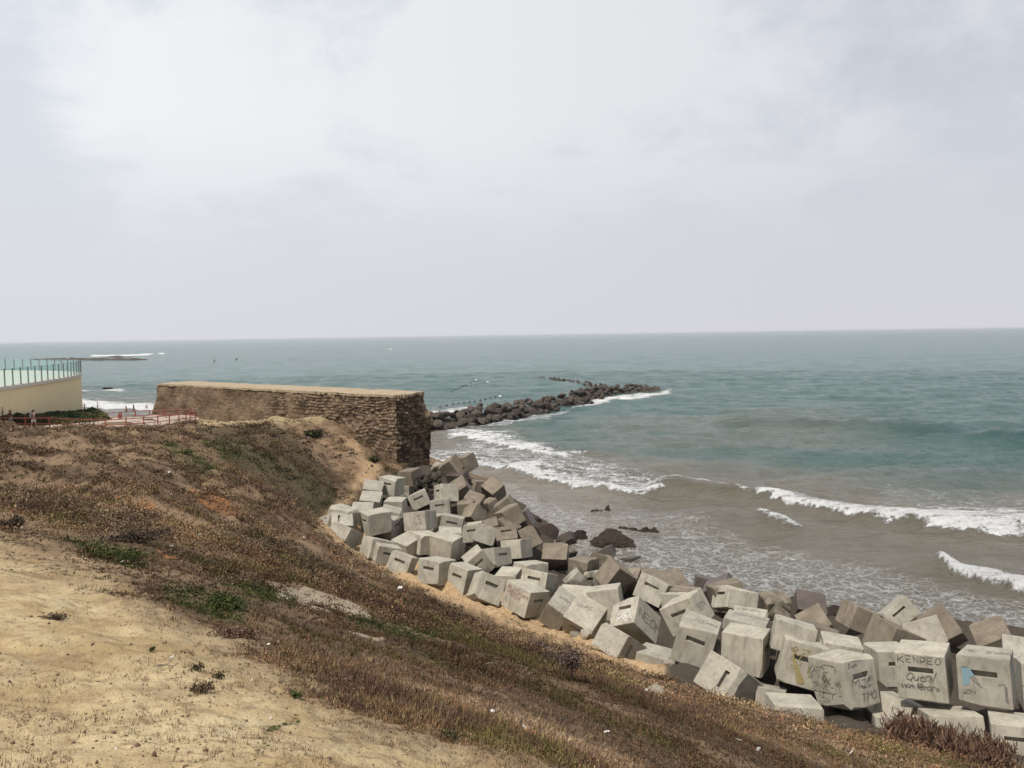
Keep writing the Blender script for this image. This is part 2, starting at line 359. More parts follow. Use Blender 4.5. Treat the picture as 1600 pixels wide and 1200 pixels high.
('g7','pale','FT',(1.52,1.32,1.23),(7.11,32.48,2.44),(0.92,-0.049,-0.251,-0.297),"gable-like block standing on its edge, slot on its left face and tag on its right"),
('g9','tan','-',(1.32,1.33,1.07),(9.67,36.04,1.98),(0.724,0.02,-0.141,-0.675),"tan sliver of a block left of the small-slotted narrow end"),
('k1','tan','-',(1.29,1.07,0.97),(14.17,32.49,2.09),(0.702,-0.177,0.111,-0.681),"tan block at the water's edge with a black triangular hollow on its right"),
('k2','pale','FT',(1.25,1.36,0.83),(16.05,32.89,2.12),(0.919,-0.177,-0.343,-0.077),"grey block with a dark slot tilted on edge above the foam"),
('k3','tan','-',(1.33,1.32,1.11),(13.34,27.65,3.01),(0.755,-0.158,0.139,-0.621),"rounded-corner tan block face in front of the black hollow"),
('k4','pale','-',(1.21,0.92,1.36),(14.45,27.84,3.2),(0.825,0.528,-0.202,0.012),"pale flat-topped block behind the block tagged KENPEO"),
('k5','pale','FT',(1.21,1.31,1.11),(12.15,25.48,3.11),(0.997,-0.071,-0.005,0.001),"shaded slotted block squeezed between the doodled block and the one tagged KENPEO"),
('l3','tan','-',(1.09,1.23,1.34),(15.72,28.89,2.95),(0.87,0.379,-0.316,0.007),"big smooth tan block sloping down to a dark red-brown edge, right side by the water"),
('l4','tan','-',(1.22,1.31,1.31),(18.1,29.48,2.13),(0.948,0.097,-0.254,-0.165),"smooth tan block at the far right of the waterline"),
('l5','pale','-',(1.01,1.34,1.35),(17.37,26.99,2.4),(0.767,-0.593,0.155,-0.19),"pale block cut by the right picture edge, behind the blue painted one"),
('l6','pale','-',(1.3,1.3,1.29),(14.66,21.56,4.14),(0.972,-0.077,-0.013,-0.219),"front block at the right picture edge beside the blue painted one"),
('k6','pale','FT',(1.24,1.33,1.26),(11.4,21.81,4.49),(0.955,-0.035,-0.046,-0.292),"upright block tagged KENPEO above its slot with more black writing below"),
('l1','pale','FT',(1.24,1.3,1.28),(12.69,21.07,4.63),(0.951,-0.066,-0.028,-0.301),"upright block with a blue painted patch, a wide slot and a second hooked slot"),
('m1','pale','-',(1.31,1.28,0.92),(10.62,21.84,2.8),(0.99,-0.102,-0.006,-0.095),"low block with a curved crack on its flat top, under the doodled block"),
('m2','pale','-',(1.29,1.34,0.97),(11.59,20.76,3.29),(0.986,-0.13,-0.025,-0.098),"broad low block with plain front behind the brown grass tuft, bottom right"),
('m3','pale','FT',(1.08,1.33,0.94),(12.64,19.72,3.6),(0.968,-0.084,-0.025,-0.237),"lowest right block with wide slot and a slanting shadow on its front"),
('m4','pale','-',(1.35,0.91,1.36),(10.78,22.24,2.81),(0.895,0.027,0.198,0.399),"flat slab lying in the gap below the KENPEO block's left side"),
('b1','tan','-',(1.31,1.31,1.23),(-3.72,62.1,4.02),(0.952,0.046,-0.165,-0.254),"dark brown block perched highest at the far tip of the pile against the sea"),
('b2','tan','-',(1.31,1.31,1.21),(-4.78,61.38,3.91),(0.917,0.121,-0.299,-0.234),"brown block leaning on the topmost one at the far tip of the pile"),
('b5','tan','-',(1.21,1.31,1.31),(-3.84,58.69,2.62),(0.849,-0.454,-0.238,-0.128),"brown tilted block beneath the two topmost ones"),
('b6','wet','-',(1.29,1.32,1.19),(-4.22,60.85,3.03),(0.823,0.077,-0.117,0.551),"dark red block in shadow under the topmost one"),
('b7','pale','FT',(1.31,1.33,1.22),(-4.75,55.82,2.93),(0.851,-0.113,-0.08,-0.507),"pale grey rounded block with slotted narrow left end, below the brown top blocks"),
('b8','pale','FT',(1.35,1.32,1.03),(-5.08,54.93,2.17),(0.996,-0.077,-0.052,-0.001),"grey block with wide slot in front of the rounded one with the slotted narrow end"),
('b9','tan','-',(1.16,1.32,1.32),(-3.33,55.28,1.78),(0.72,-0.693,-0.038,-0.018),"small tan block peeping between the rounded grey block and the yellowish tilted one"),
('b10','tan','FT',(1.3,1.19,1.06),(-2.8,61.32,2.31),(0.867,-0.103,0.032,-0.487),"upright narrow tan block with a slot, beside the big brown cube"),
('b10b','tan','-',(1.25,1.3,1.31),(-2.93,56.59,1.98),(0.968,0.165,0.139,-0.131),"tan tilted block directly below the big brown cube's left corner"),
('b11','tan','-',(1.37,1.22,1.23),(-1.5,59.28,2.41),(0.856,0.336,0.076,-0.384),"big brown cube with flat lit top on the seaward edge of the far pile"),
('b12','tan','-',(1.33,1.22,1.07),(-1.76,57.57,1.45),(0.824,0.17,-0.179,-0.51),"tan block with lit top directly under the big brown cube"),
('b13','tan','-',(1.23,1.21,1.1),(-2.78,54.25,1.7),(0.871,0.288,-0.241,-0.318),"yellowish tilted block with a steep lit face and dark underside, middle far pile"),
('b14','tan','-',(1.3,1.26,1.3),(-0.27,51.39,2.2),(-0.716,-0.612,-0.032,-0.335),"brown inclined block on the seaward edge below the big brown cube"),
('b15','tan','-',(1.32,1.32,1.12),(-0.56,55.98,1.84),(0.703,-0.226,-0.231,0.633),"small brown block behind the inclined one on the seaward edge"),
('b16','wet','-',(1.33,1.32,1.11),(0.54,52.6,1.64),(0.737,-0.212,-0.144,0.625),"dark wet block at the seaward foot of the brown inclined one"),
('b17','tan','-',(1.3,1.24,1.31),(-0.59,50.76,1.52),(0.807,0.301,0.143,0.487),"tan slanting block in front of the brown inclined one"),
('b18','tan','-',(1.07,1.33,1.33),(-1.37,49.93,1.59),(0.767,-0.624,-0.133,-0.074),"grey tan block left of the slanting one and above the wide-slotted tan block"),
('b20','pale','FT',(1.38,1.32,1.08),(-3.89,49.56,2.22),(0.993,-0.057,0.103,-0.014),"oblong block with lit top and shaded slotted front, right of the scribbled tilted block"),
('b21','pale','-',(1.18,1.28,1.32),(-5.26,50.08,2.07),(0.975,-0.033,0.029,-0.217),"small bright flat piece left of the oblong block with shaded slotted front"),
]

# ------------------------------------------------------------------ terrain height
CP = [(0,1200,3.2),(400,1200,3.2),(800,1200,4.4),(1100,1190,8),(1300,1190,12),(1600,1190,17.8),
(0,840,14),(0,900,9.5),(0,1000,6),(0,1100,4.4),(200,900,10.5),(200,1000,6.6),(200,1100,4.5),(400,1100,5),(400,900,14),(400,1000,8),
(600,1000,10),(600,1100,6),(800,1040,11),(800,1000,18),(825,990,26),(800,1100,7),(1000,1100,11),(1000,1060,18),(1200,1150,12),(1200,1115,17),(1400,1180,14.5),
(500,950,13),(560,920,22),(590,903,33),(0,760,26),(0,700,43),(0,668,62),(200,800,19),(200,740,30),(200,690,50),(200,674,66),(300,665,70),
(400,850,20),(400,780,32),(400,720,48),(400,665,70),(480,870,24),(480,800,40),(480,740,52),(480,690,64),(520,655,72),(540,700,66),(540,760,56),(500,810,46),(570,740,60),(600,737,63),(560,692,70.5),
(510,838,43.8),(560,874,41.6),(620,908,39.9),(690,938,38.4),(760,958,36.4),(850,990,32.8),(930,1012,31),(1000,1047,27.6),(1080,1074,24.3),(1200,1105,21.8),(1300,1130,20.4),(1400,1150,19.4),(1500,1175,18.8),
(500,653,75),(300,646,90),(250,648,86),(200,655,78),(125,672,76),(165,673,76),(247,667,79),(291,661,84.5),(306,659,88),(160,661,92),(230,652,93),(60,672,72),(0,671,70)]
CW = [tuple(at(*c)) for c in CP]
CW += [(-75,70,6.6),(-100,60,8),(-80,40,10.5),(-50,25,11.5),(-25,10,12.2),(-10,2,12.4),(-30,-5,12.6),(0,0,12.35),(2,-4,12.2),(10,-4,9.6),(10,2,8.7),(14,6,6.2),(20,8,3.6),(26,10,1.6),(40,14,-.6),(20,0,5.5),(30,2,1.5),
 (-60,92,5.5),(-68,86,5.8),(-58,100,4.4),(-45,104,3.2),(-52,112,1.2),(-40,118,.5),(-30,112,.5),(-66,122,.4),(-50,140,.15),(-70,155,-.1),(-40,170,-.8),(-60,176,-.9),(-90,170,-.6),(-110,150,.3),(-20,150,-1),(-90,110,5.5),
 (-20,92,3.),(-12,86,1.5),(-6,80,.6),(2,80,-.5),(6,72,-.7),(12,66,-.8),(-16,110,-.4),(-10,130,-1.5)]
# under the block pile and out into the water
_bc = np.array([b[4] for b in BLOCKS]); _bs = np.array([min(b[3]) for b in BLOCKS])
for c_, s_ in zip(_bc, _bs):
    near = np.hypot(_bc[:, 0]-c_[0], _bc[:, 1]-c_[1]) < 1.25
    CW.append((c_[0], c_[1], (_bc[near, 2]-_bs[near]*.5).min()-.05))
for px, py in ((740,725),(810,765),(860,800),(960,830),(1010,860),(1050,885),(1180,915),(1300,925),(1450,930),(1560,940),(1700,955)):
    p = onz(px, py); CW.append((p.x, p.y, -.7))
for px, py in ((900,700),(1000,790),(1200,850),(1400,880),(1700,900)):
    p = onz(px, py); CW.append((p.x, p.y, -2.))
CW = np.array(CW)

def lp(x, y):
    r = np.sqrt(x*x+(y+1.5)**2)+.5
    a = np.arctan2(x, y+1.5)
    return np.stack([a*1.6, np.log(r)], -1)
_C = lp(CW[:, 0], CW[:, 1])
def _k(A, B):
    d2 = ((A[:, None, :]-B[None, :, :])**2).sum(-1)
    return np.sqrt(d2+.0004)
_n = len(_C)
_A = np.zeros((_n+3, _n+3)); _A[:_n, :_n] = _k(_C, _C) - .02*np.eye(_n)
_A[:_n, _n] = 1; _A[:_n, _n+1:] = _C; _A[_n, :_n] = 1; _A[_n+1:, :_n] = _C.T
_w = np.linalg.solve(_A, np.concatenate([CW[:, 2], np.zeros(3)]))
def terr0(x, y):
    x = np.atleast_1d(np.asarray(x, float)); y = np.atleast_1d(np.asarray(y, float))
    P = lp(x.ravel(), y.ravel()); o = np.empty(len(P))
    for i in range(0, len(P), 20000):
        Q = P[i:i+20000]
        o[i:i+20000] = _k(Q, _C)@_w[:_n] + _w[_n] + Q@_w[_n+1:]
    return o.reshape(x.shape)
# directions along / down the bluff, for streaky ground
def sl(x, y): return x*.82-y*.57, x*.57+y*.82

def inpoly(px, py, poly):
    ins = np.zeros(px.shape, bool); j = len(poly)-1
    for i in range(len(poly)):
        xi, yi = poly[i]; xj, yj = poly[j]
        c = ((yi > py) != (yj > py))
        if yi != yj:
            ins ^= c & (px < (xj-xi)*(py-yi)/(yj-yi)+xi)
        j = i
    return ins
def pdist(px, py, line):
    b = np.full(px.shape, 1e9)
    for (x0, y0), (x1, y1) in zip(line, line[1:]):
        dx, dy = x1-x0, y1-y0
        t = np.clip(((px-x0)*dx+(py-y0)*dy)/(dx*dx+dy*dy+1e-9), 0, 1)
        b = np.minimum(b, np.hypot(px-x0-t*dx, py-y0-t*dy))
    return b

BARE = [(-900,835),(0,845),(130,880),(235,935),(330,985),(400,1020),(480,1075),(600,1135),(760,1165),(900,1215),(900,2600),(-900,2600)]
TOE = [(500,825),(560,868),(620,900),(690,933),(760,955),(850,990),(930,1015),(1000,1048)]
TOE2 = TOE+[(1080,1078),(1200,1112),(1300,1138),(1400,1160),(1500,1190),(1700,1240),(2400,1300),(2400,760),(1500,880),(800,735),(640,725),(575,770),(510,812)]
GULLY = [(548,690),(568,716),(590,735),(560,755),(545,780),(515,805),(500,828)]
GREEN = [[(270,905),(330,925),(395,950),(385,975),(320,955),(265,925)],[(95,845),(150,850),(225,880),(215,890),(140,872)],[(330,905),(420,918),(470,945),(440,945),(380,930)],
 [(515,962),(570,968),(690,1000),(650,1005),(560,985)],[(370,690),(430,720),(520,775),(530,800),(480,785),(420,745),(340,715)],[(255,690),(330,720),(345,745),(300,740),(262,705)],[(380,1195),(470,1120),(480,1130)],
 [(450,755),(480,760),(500,800),(470,800)],[(300,675),(370,700),(420,720),(400,735),(330,705)]]
ORANGE = [[(290,760),(350,775),(385,810),(330,800)],[(180,770),(250,790),(240,800)],[(240,860),(300,880),(270,882)]]
GREY = [[(425,910),(470,915),(560,945),(580,960),(500,955),(440,935)],[(530,985),(600,1000),(590,1008)]]
DARK = [[(300,668),(420,658),(470,690),(520,745),(535,795),(500,822),(440,775),(350,715)],[(0,755),(90,775),(190,800),(270,830),(260,850),(150,830),(0,790)],[(480,880),(640,935),(800,1000),(900,1050),(880,1062),(700,1000),(520,925)],[(330,820),(470,850),(560,905),(480,900),(360,860)]]
EARTH = [[(450,662),(530,655),(560,690),(600,735),(565,765),(540,760),(500,700)]]
TOPDRY = [(306,655),(420,645),(520,650),(500,660),(400,662),(312,668)]

def zones(P):
    px, py = pix(P)
    x, y = P[:, 0], P[:, 1]
    a, b = sl(x, y)
    dist = np.hypot(x, y)
    ws = np.clip(FPX/np.maximum(dist, 2)*.25, 4, 60)
    qx = px+(fbm(x*.9, y*.9, 4, 11)-.5)*2.2*ws; qy = py+(fbm(x*.9+40, y*.9, 4, 23)-.5)*1.1*ws
    z = {}
    bare = np.where(inpoly(qx, qy, BARE), 1., 0.)
    edge = pdist(qx, qy, BARE[1:10])
    soft = np.where(bare > 0, .5+np.clip(edge/170, 0, .5), .5-np.clip(edge/90, 0, .5))
    z['bare'] = soft
    wt = np.interp(px, [500, 600, 850, 1000, 1060], [9, 10, 13, 14, 2])
    td = pdist(qx*.35+px*.65, qy*.35+py*.65, TOE)
    side = inpoly(px, py, TOE2)
    rag = (fbm(x*.8, y*.8, 4, 88)-.5)
    sand = np.where(side, sstep(46, 34, td), sstep(wt*.55+3+rag*16, wt*.55-5+rag*16, td))*sstep(1110, 1010, px+rag*120)*(px > 490)
    gd = pdist(qx*.5+px*.5, qy*.5+py*.5, GULLY)
    sand = np.maximum(sand, sstep(11, 2, gd+(fbm(x*.5, y*.5, 4, 87)-.5)*30)*.8)
    z['sand'] = sand
    for nm, pls in (('green', GREEN), ('orange', ORANGE), ('grey', GREY), ('dark', DARK), ('earth', EARTH)):
        m = np.zeros(len(P))
        for pl in pls:
            m = np.maximum(m, inpoly(qx, qy, pl)*1.)
        z[nm] = m
    z['dry'] = inpoly(qx, qy, TOPDRY)*1.
    z['px'] = px; z['py'] = py; z['dist'] = dist
    st = fbm(a*.35, b*1.7, 5, 31)
    z['streak'] = st
    return z

# ------------------------------------------------------------------ the ground
def relief(x, y, z0):
    r = np.hypot(x, y)
    a, b = sl(x, y)
    big = np.clip(r/25, .08, 1)
    n = (fbm(a*.22, b*.8, 4, 3)-.5)*1.5*big*sstep(14, 30, r)*sstep(120, 70, r)
    n += (fbm(a*.6, b*2.2, 4, 5)-.5)*.42*big + (fbm(x*2.3, y*2.3, 4, 9)-.5)*.10*np.clip(r/8, .3, 1)
    n += (fbm(x*9, y*9, 4, 15, .65)-.5)*.06*sstep(20, 8, r) + (fbm(x*2.2, y*2.2, 4, 27)-.5)*.5*sstep(14, 30, r)*sstep(75, 60, r)
    flat = sstep(8, 4, np.abs(y-(80+.0*x)))*sstep(-22, -28, x)
    return n*(1-.85*flat)*sstep(-.6, .8, z0)
def terr(x, y):
    z = terr0(x, y)
    return z+relief(np.atleast_1d(np.asarray(x, float)), np.atleast_1d(np.asarray(y, float)), z)

ang = np.radians(np.arange(-95, 95.01, .27)); rad = .6*1.0088**np.arange(0, 662)
AA, RR = np.meshgrid(ang, rad)
X = RR*np.sin(AA); Y = RR*np.cos(AA)-.3
Z = terr(X, Y)
V = np.stack([X.ravel(), Y.ravel(), Z.ravel()], -1)
gm = mesh_np('ground', V, grid_faces(*X.shape)[:, ::-1])
zn = zones(V)
for k in ('bare', 'sand', 'green', 'orange', 'grey', 'dry', 'dark', 'earth', 'streak'):
    fattr(gm, k, zn[k])
beach = sstep(108, 116, V[:, 1])*(V[:, 0] < -14)
fattr(gm, 'beach', beach)
pile = sstep(-.02, .03, V[:, 2]*0)  # placeholder
pxy = np.stack([zn['px'], zn['py']], -1)
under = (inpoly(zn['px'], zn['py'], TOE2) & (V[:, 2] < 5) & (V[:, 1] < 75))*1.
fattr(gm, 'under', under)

s = NT('ground_soil'); P = s.pos()
Pm = s.map(P, (1, 1, 1))
n1 = s.noise(P, 1.1, 6, .6); n2 = s.noise(P, 7, 5, .65); n3 = s.noise(P, 38, 3, .7)
soil = s.mix(s.ramp(n1, [(.38, 0.), (.62, 1.)]), (.315, .228, .118), (.45, .36, .215))
soil = s.mix(s.ramp(n2, [(.50, 0.), (.68, .85)]), soil, (.215, .147, .083))
soil = s.mix(s.ramp(s.noise(P, .75, 6, .72), [(.54, 0.), (.66, .6)]), soil, (.20, .13, .075))
soil = s.mix(s.ramp(s.noise(P, 2.6, 5, .7), [(.62, 0.), (.72, .55)]), soil, (.43, .385, .29))
soil = s.mix(s.ramp(n3, [(.60, 0.), (.74, .7)]), soil, (.17, .115, .075))
soil = s.mix(s.ramp(s.vor(P, 26), [(.06, .75), (.12, 0.)]), soil, (.48, .43, .34))
st = s.attr('streak')
scr = s.mix(s.ramp(st, [(.38, 0.), (.62, 1.)]), (.068, .046, .03), (.18, .124, .078))
scr = s.mix(s.ramp(n2, [(.45, 0.), (.7, .8)]), scr, (.13, .085, .055))
scr = s.mix(s.ramp(n1, [(.55, 0.), (.75, .5)]), scr, (.15, .12, .06))
b_ = s.math('ADD', s.attr('bare'), s.math('MULTIPLY', s.math('SUBTRACT', n2, .5), 1.3))
c = s.mix(s.ramp(b_, [(.30, 0.), (.78, 1.)]), scr, soil)
c = s.mix(s.math('MULTIPLY', s.attr('green'), s.ramp(n2, [(.4, .1), (.6, .6)])), c, (.07, .068, .028))
c = s.mix(s.math('MULTIPLY', s.attr('orange'), s.ramp(n2, [(.35, .2), (.6, .9)])), c, (.27, .115, .045))
c = s.mix(s.math('MULTIPLY', s.attr('grey'), .9), c, s.mix(n2, (.25, .20, .14), (.34, .285, .21)))
c = s.mix(s.math('MULTIPLY', s.attr('dark'), s.ramp(n2, [(.3, .35), (.6, .9)])), c, (.062, .05, .03))
c = s.mix(s.math('MULTIPLY', s.attr('earth'), s.ramp(n2, [(.3, .5), (.6, 1.)])), c, s.mix(s.ramp(n1, [(.4, 0.), (.6, 1.)]), (.115, .072, .044), (.205, .138, .086)))
c = s.mix(s.math('MULTIPLY', s.attr('dry'), .8), c, s.mix(n2, (.34, .26, .155), (.25, .20, .11)))
sandc = s.mix(s.ramp(n2, [(.35, 0.), (.65, 1.)]), (.27, .165, .085), (.40, .30, .18))
sandc = s.mix(s.ramp(n3, [(.58, 0.), (.72, .6)]), sandc, (.19, .13, .08))
sandc = s.mix(s.ramp(s.vor(P, 5.5), [(.10, .6), (.2, 0.)]), sandc, (.24, .18, .12))
c = s.mix(s.attr('beach'), c, s.mix(n1, (.30, .25, .19), (.38, .32, .25)))
c = s.mix(s.attr('under'), c, s.mix(n2, (.035, .028, .022), (.085, .07, .054)))  # ground under the pile darkened so block gaps look deep in shade
c = s.mix(s.attr('sand'), c, sandc)
h = s.math('ADD', s.math('MULTIPLY', n2, .7), s.math('MULTIPLY', n3, .35))
M['ground'] = s.bsdf(c, .95, s.bump(h, .8, .05), .1)
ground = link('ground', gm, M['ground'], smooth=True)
tag(ground, kind='structure')

# ------------------------------------------------------------------ the sea
ang = np.radians(np.arange(-80, 80.01, .21))
rr = [15.]
while rr[-1] < 300: rr.append(rr[-1]*1.0058)
while rr[-1] < 30000: rr.append(rr[-1]*1.03)
AA, RR = np.meshgrid(ang, np.array(rr))
X = (RR*np.sin(AA)).ravel(); Y = (RR*np.cos(AA)).ravel()
px, py = pix(np.stack([X, Y, 0*X], -1))
dist = np.hypot(X, Y)
def curve(pts): 
    a = np.array(pts, float); return lambda q: np.interp(q, a[:, 0], a[:, 1])
def band(front, back, x0, x1, soft=3., fx=25, wob=1.):
    """foam between two curves (front is nearer the viewer); 1 at the front, falling to the back"""
    f = curve(front)(px); b = curve(back)(px)
    wv = (fbm(X*.35, Y*.35, 4, 51)-.5)*wob*FPX*H/np.maximum(dist, 30)**2*3.5
    f = f+wv; b = b+wv
    t = (f-py)/np.maximum(f-b, 1)
    m = sstep(-soft, soft*.3, f-py)*sstep(1.25, .55, t)*sstep(x0-fx*.2, x0+fx, px)*sstep(x1+fx*.2, x1-fx, px)
    return m, t
foam = np.zeros(len(X)); lace = np.zeros(len(X)); hgt = np.zeros(len(X))
def addf(m): 
    global foam
    foam = np.maximum(foam, m)
# main broken wave, left
F1 = [(640,735),(700,728),(750,730),(800,738),(860,748),(920,764),(970,775),(1010,776),(1045,770)]
B1 = [(640,712),(700,694),(750,684),(800,688),(860,699),(900,708),(950,724),(1000,739),(1045,754)]
m, t = band(F1, B1, 640, 1050, 3, 30)
addf(m*(.56+.38*np.maximum(sstep(.33, .0, t), sstep(.62, .95, t)*.75)))
hgt += m*sstep(.9, .0, t)*.35
m, t = band([(690,682),(740,688),(780,696),(830,704),(870,716),(905,722)], [(690,668),(740,664),(790,676),(840,690),(880,702),(905,712)], 688, 905, 3, 25)
addf(m*(.52+.42*sstep(.6, .05, t))); hgt += m*.25
m, t = band([(700,668),(780,664),(860,652),(900,640)], [(700,662),(780,657),(860,645),(900,634)], 700, 900, 2, 20); addf(m*.6)
m, t = band([(890,640),(920,632),(960,626),(1030,619),(1055,612)], [(890,632),(920,623),(960,619),(1030,613),(1055,606)], 890, 1055, 2, 15); addf(m*.85)
m, t = band([(655,650),(700,646),(755,641)], [(655,640),(700,638),(755,636)], 655, 760, 2, 12); addf(m*.9)
# breaking crest
CR = [(985,764),(1060,768),(1120,775),(1180,781),(1250,791),(1300,801),(1360,811),(1450,821),(1540,828),(1640,836)]
cy = curve(CR)(px)
sc = np.maximum(dist, 30)**2/(H*FPX)      # metres of depth per pixel
dd = (cy-py)*sc                            # distance behind (+) / before (-) the crest
wx = sstep(985, 1060, px)
hgt += wx*(.8+.35*sstep(1250, 1120, px))*np.where(dd > 0, np.exp(-(dd/4.2)**2), np.exp(-(dd/1.5)**2))
F2 = [(1150,779),(1180,784),(1250,795),(1300,807),(1360,819),(1450,830),(1540,838),(1640,846)]
B2 = [(1150,774),(1180,776),(1250,783),(1300,788),(1360,793),(1420,793),(1500,784),(1640,776)]
m, t = band(F2, B2, 1165, 2200, 3, 30)
addf(np.minimum(m*(.56+.38*sstep(.75, .15, t)+.2*sstep(1300,1200,px)), .92))
hgt += m*sstep(.8, .1, t)*.2
m, t = band([(1000,763),(1040,764),(1090,768),(1140,777),(1160,781)], [(1000,755),(1040,757),(1090,764),(1140,772),(1160,777)], 995, 1180, 2, 20); addf(m*.66)
# small crests
for fr, bk, x0, x1, hh in (([(1178,812),(1200,820),(1230,827),(1265,833)], [(1178,806),(1200,812),(1230,820),(1265,829)], 1176, 1262, .35),
                       ([(1455,886),(1500,900),(1550,915),(1640,938)], [(1455,880),(1500,890),(1550,901),(1640,915)], 1456, 2200, .45)):
    m, t = band(fr, bk, x0, x1, 2.5, 18); addf(m*(.98 if x0 > 1300 else .72)); hgt += m*hh
for ln, wdt, hh, x0, x1 in (([(1000,800),(1100,815),(1180,818),(1300,845),(1380,865),(1460,885)], 2.2, .42, 1010, 1500), ([(1050,668),(1180,664),(1300,668),(1400,675),(1500,683),(1640,692)], 5., 1.35, 1080, 2200),
                    ([(800,712),(1000,730),(1200,745),(1400,750),(1640,745)], 4., .12, 800, 2200), ([(900,690),(1100,705),(1400,718),(1640,715)], 5., .15, 900, 2200),([(1250,812),(1400,838),(1640,860)], 2.4, .2, 1260, 2200)):
    d2 = (curve(ln)(px)-py)*sc
    hgt += hh*sstep(x0, x0+90, px)*sstep(x1+10, x1-60, px)*np.where(d2 > 0, np.exp(-(d2/(2*wdt))**2), np.exp(-(d2/wdt)**2))
# beach side and far off
for fr, bk, x0, x1, k in (([(60,640),(130,636),(180,639),(250,643)], [(60,620),(130,623),(180,627),(250,632)], 20, 262, 1.), ([(90,612),(150,613),(200,611)], [(90,607),(150,609),(200,608)], 90, 200, .75),
                       ([(130,556.5),(185,557),(242,554)], [(130,554),(185,554),(242,551.6)], 138, 242, .9), ([(240,553.6),(262,553)], [(240,551),(262,550.6)], 244, 260, 1.), ([(600,546),(620,546)],[(600,543.5),(620,543.5)],604,616,.8), ([(530,547),(545,547)],[(530,545),(545,545)],533,541,.7)):
    m, t = band(fr, bk, x0, x1, .8 if py.min() < 600 else 2, 8, .3); addf(m*k)
# wash: lacy foam in the shallows
LA = [(690,742),(760,742),(900,768),(1010,782),(1100,800),(1180,822),(1300,850),(1450,892),(1640,945),(2300,1050),(2300,1400),(900,1400),(900,880),(800,800)]
din = np.where(inpoly(px, py, LA), 1., -1.)*pdist(px, py, LA[:9])
lace = sstep(-6, 40, din)*(.45+.55*sstep(850, 1050, px))
shore = np.interp(px, [700,800,860,960,1010,1060,1180,1300,1450,1600,1800], [738,765,800,835,865,890,920,935,940,950,965])
lace = np.maximum(lace*.75, sstep(70, 8, shore-py)*(px > 1000)*.98*sstep(-6, 40, din))
lace = np.maximum(lace, sstep(22, 4, shore-py)*(px > 780)*.8)
lace *= .6+.8*fbm(X*.16, Y*.16, 3, 77)
lace = np.maximum(lace, .45*sstep(60, 20, np.abs(py-(curve(CR)(px)-25)))*sstep(1280, 1400, px)*(py < curve(CR)(px)))
# turbid, sandy water near shore -> teal offshore
far = np.interp(px, [-300, 240, 660, 900, 1100, 1300, 1600, 2000], [628, 632, 650, 706, 736, 752, 764, 768])
silt = sstep(-38, 30, py-far+(fbm(X*.05, Y*.05, 4, 61)-.5)*60)
sl2 = sstep(55, 8, np.abs(py-np.interp(px, [800, 1100, 1300, 1600], [690, 672, 668, 675])-8)+(fbm(X*.04, Y*.1, 4, 63)-.5)*70)*sstep(760, 1000, px)*sstep(1500, 1250, px)
silt = np.clip(np.maximum(silt, sl2*.42), 0, 1)
wet = sstep(-10, 10, py-np.interp(px, [640, 700, 750, 860, 1000, 1040], [728, 727, 731, 750, 778, 775]))*sstep(1020, 930, px)
# swell and chop
amp = sstep(18, 45, dist)*.9+.1
sw = 0
for L, a, th, ph in ((23, .16, -100, 0), (14, .12, -82, 1.1), (8.5, .09, -112, 2.3), (5.2, .06, -70, .4), (3.4, .035, -120, 4.)):
    k = 2*math.pi/L; e = (X*math.cos(R(th))+Y*math.sin(R(th)))*k+ph+(fbm(X*.05, Y*.05, 3, 90)-.5)*9
    sw = sw+a*np.sin(e)*sstep(L*160, L*60, dist)
sw = sw + (fbm(X*.55, Y*.8, 4, 91)-.5)*.34*sstep(220, 60, dist) + (fbm(X*.10, Y*.34, 5, 93, .6)-.5)*1.1*sstep(700, 200, dist)*sstep(40, 90, dist)
calm = 1-.75*lace
Zs = hgt+sw*amp*calm+.05*foam*(fbm(X*1.6, Y*1.6, 3, 95)-.2)*sstep(200, 60, dist)*3
V = np.stack([X, Y, Zs], -1)
sm = mesh_np('sea', V, grid_faces(len(rr), len(ang))[:, ::-1])
for k, a in (('foam', foam), ('lace', lace), ('silt', silt), ('wet', wet)):
    fattr(sm, k, a)
fattr(sm, 'crest', hgt)
s = NT('sea_water'); P = s.pos()
Pf = s.map(P, (1, 1, .3))
warp = s.add('TexNoise', {'Vector': Pf, 'Scale': .55, 'Detail': 4.}).outputs['Color']
Pw = s.add('VectorMath', {0: Pf, 1: s.add('VectorMath', {0: warp, 'Scale': 2.2}, operation='SCALE').outputs[0]}, operation='ADD').outputs[0]
n_a = s.noise(Pw, .9, 6, .62); n_b = s.noise(Pf, 3.2, 5, .65); n_c = s.noise(s.map(P, (.5, 1.3, .5)), 1.1, 7, .68)
e1 = s.vor(Pw, .95, 'DISTANCE_TO_EDGE'); e2 = s.vor(Pw, 2.3, 'DISTANCE_TO_EDGE')
lines = s.math('MAXIMUM', s.ramp(e1, [(.0, 1.), (.075, 0.)]), s.math('MULTIPLY', s.ramp(e2, [(.0, 1.), (.10, 0.)]), .8))
lc = s.attr('lace')
lth = s.math('ADD', s.math('MULTIPLY', n_c, 1.), s.math('MULTIPLY', lc, .62))
lf = s.math('MULTIPLY', s.math('MULTIPLY', lines, s.ramp(lth, [(.70, 0.), (1.06, 1.)])), .72)
fm = s.attr('foam')
n_d = s.noise(s.map(P, (.7, 1.2, .5)), 6.5, 4, .7)
fn = s.math('ADD', s.math('MULTIPLY', n_c, .45), s.math('ADD', s.math('MULTIPLY', n_b, .30), s.math('MULTIPLY', n_d, .25)))
ff = s.math('ADD', s.math('MULTIPLY', fm, 1.0), s.math('MULTIPLY', s.math('SUBTRACT', fn, .5), 4.6))
ff = s.math('MULTIPLY', s.ramp(ff, [(.38, 0.), (.72, 1.)]), s.ramp(fm, [(.03, 0.), (.15, 1.)]))
allf = s.math('MAXIMUM', ff, lf, clamp=True)
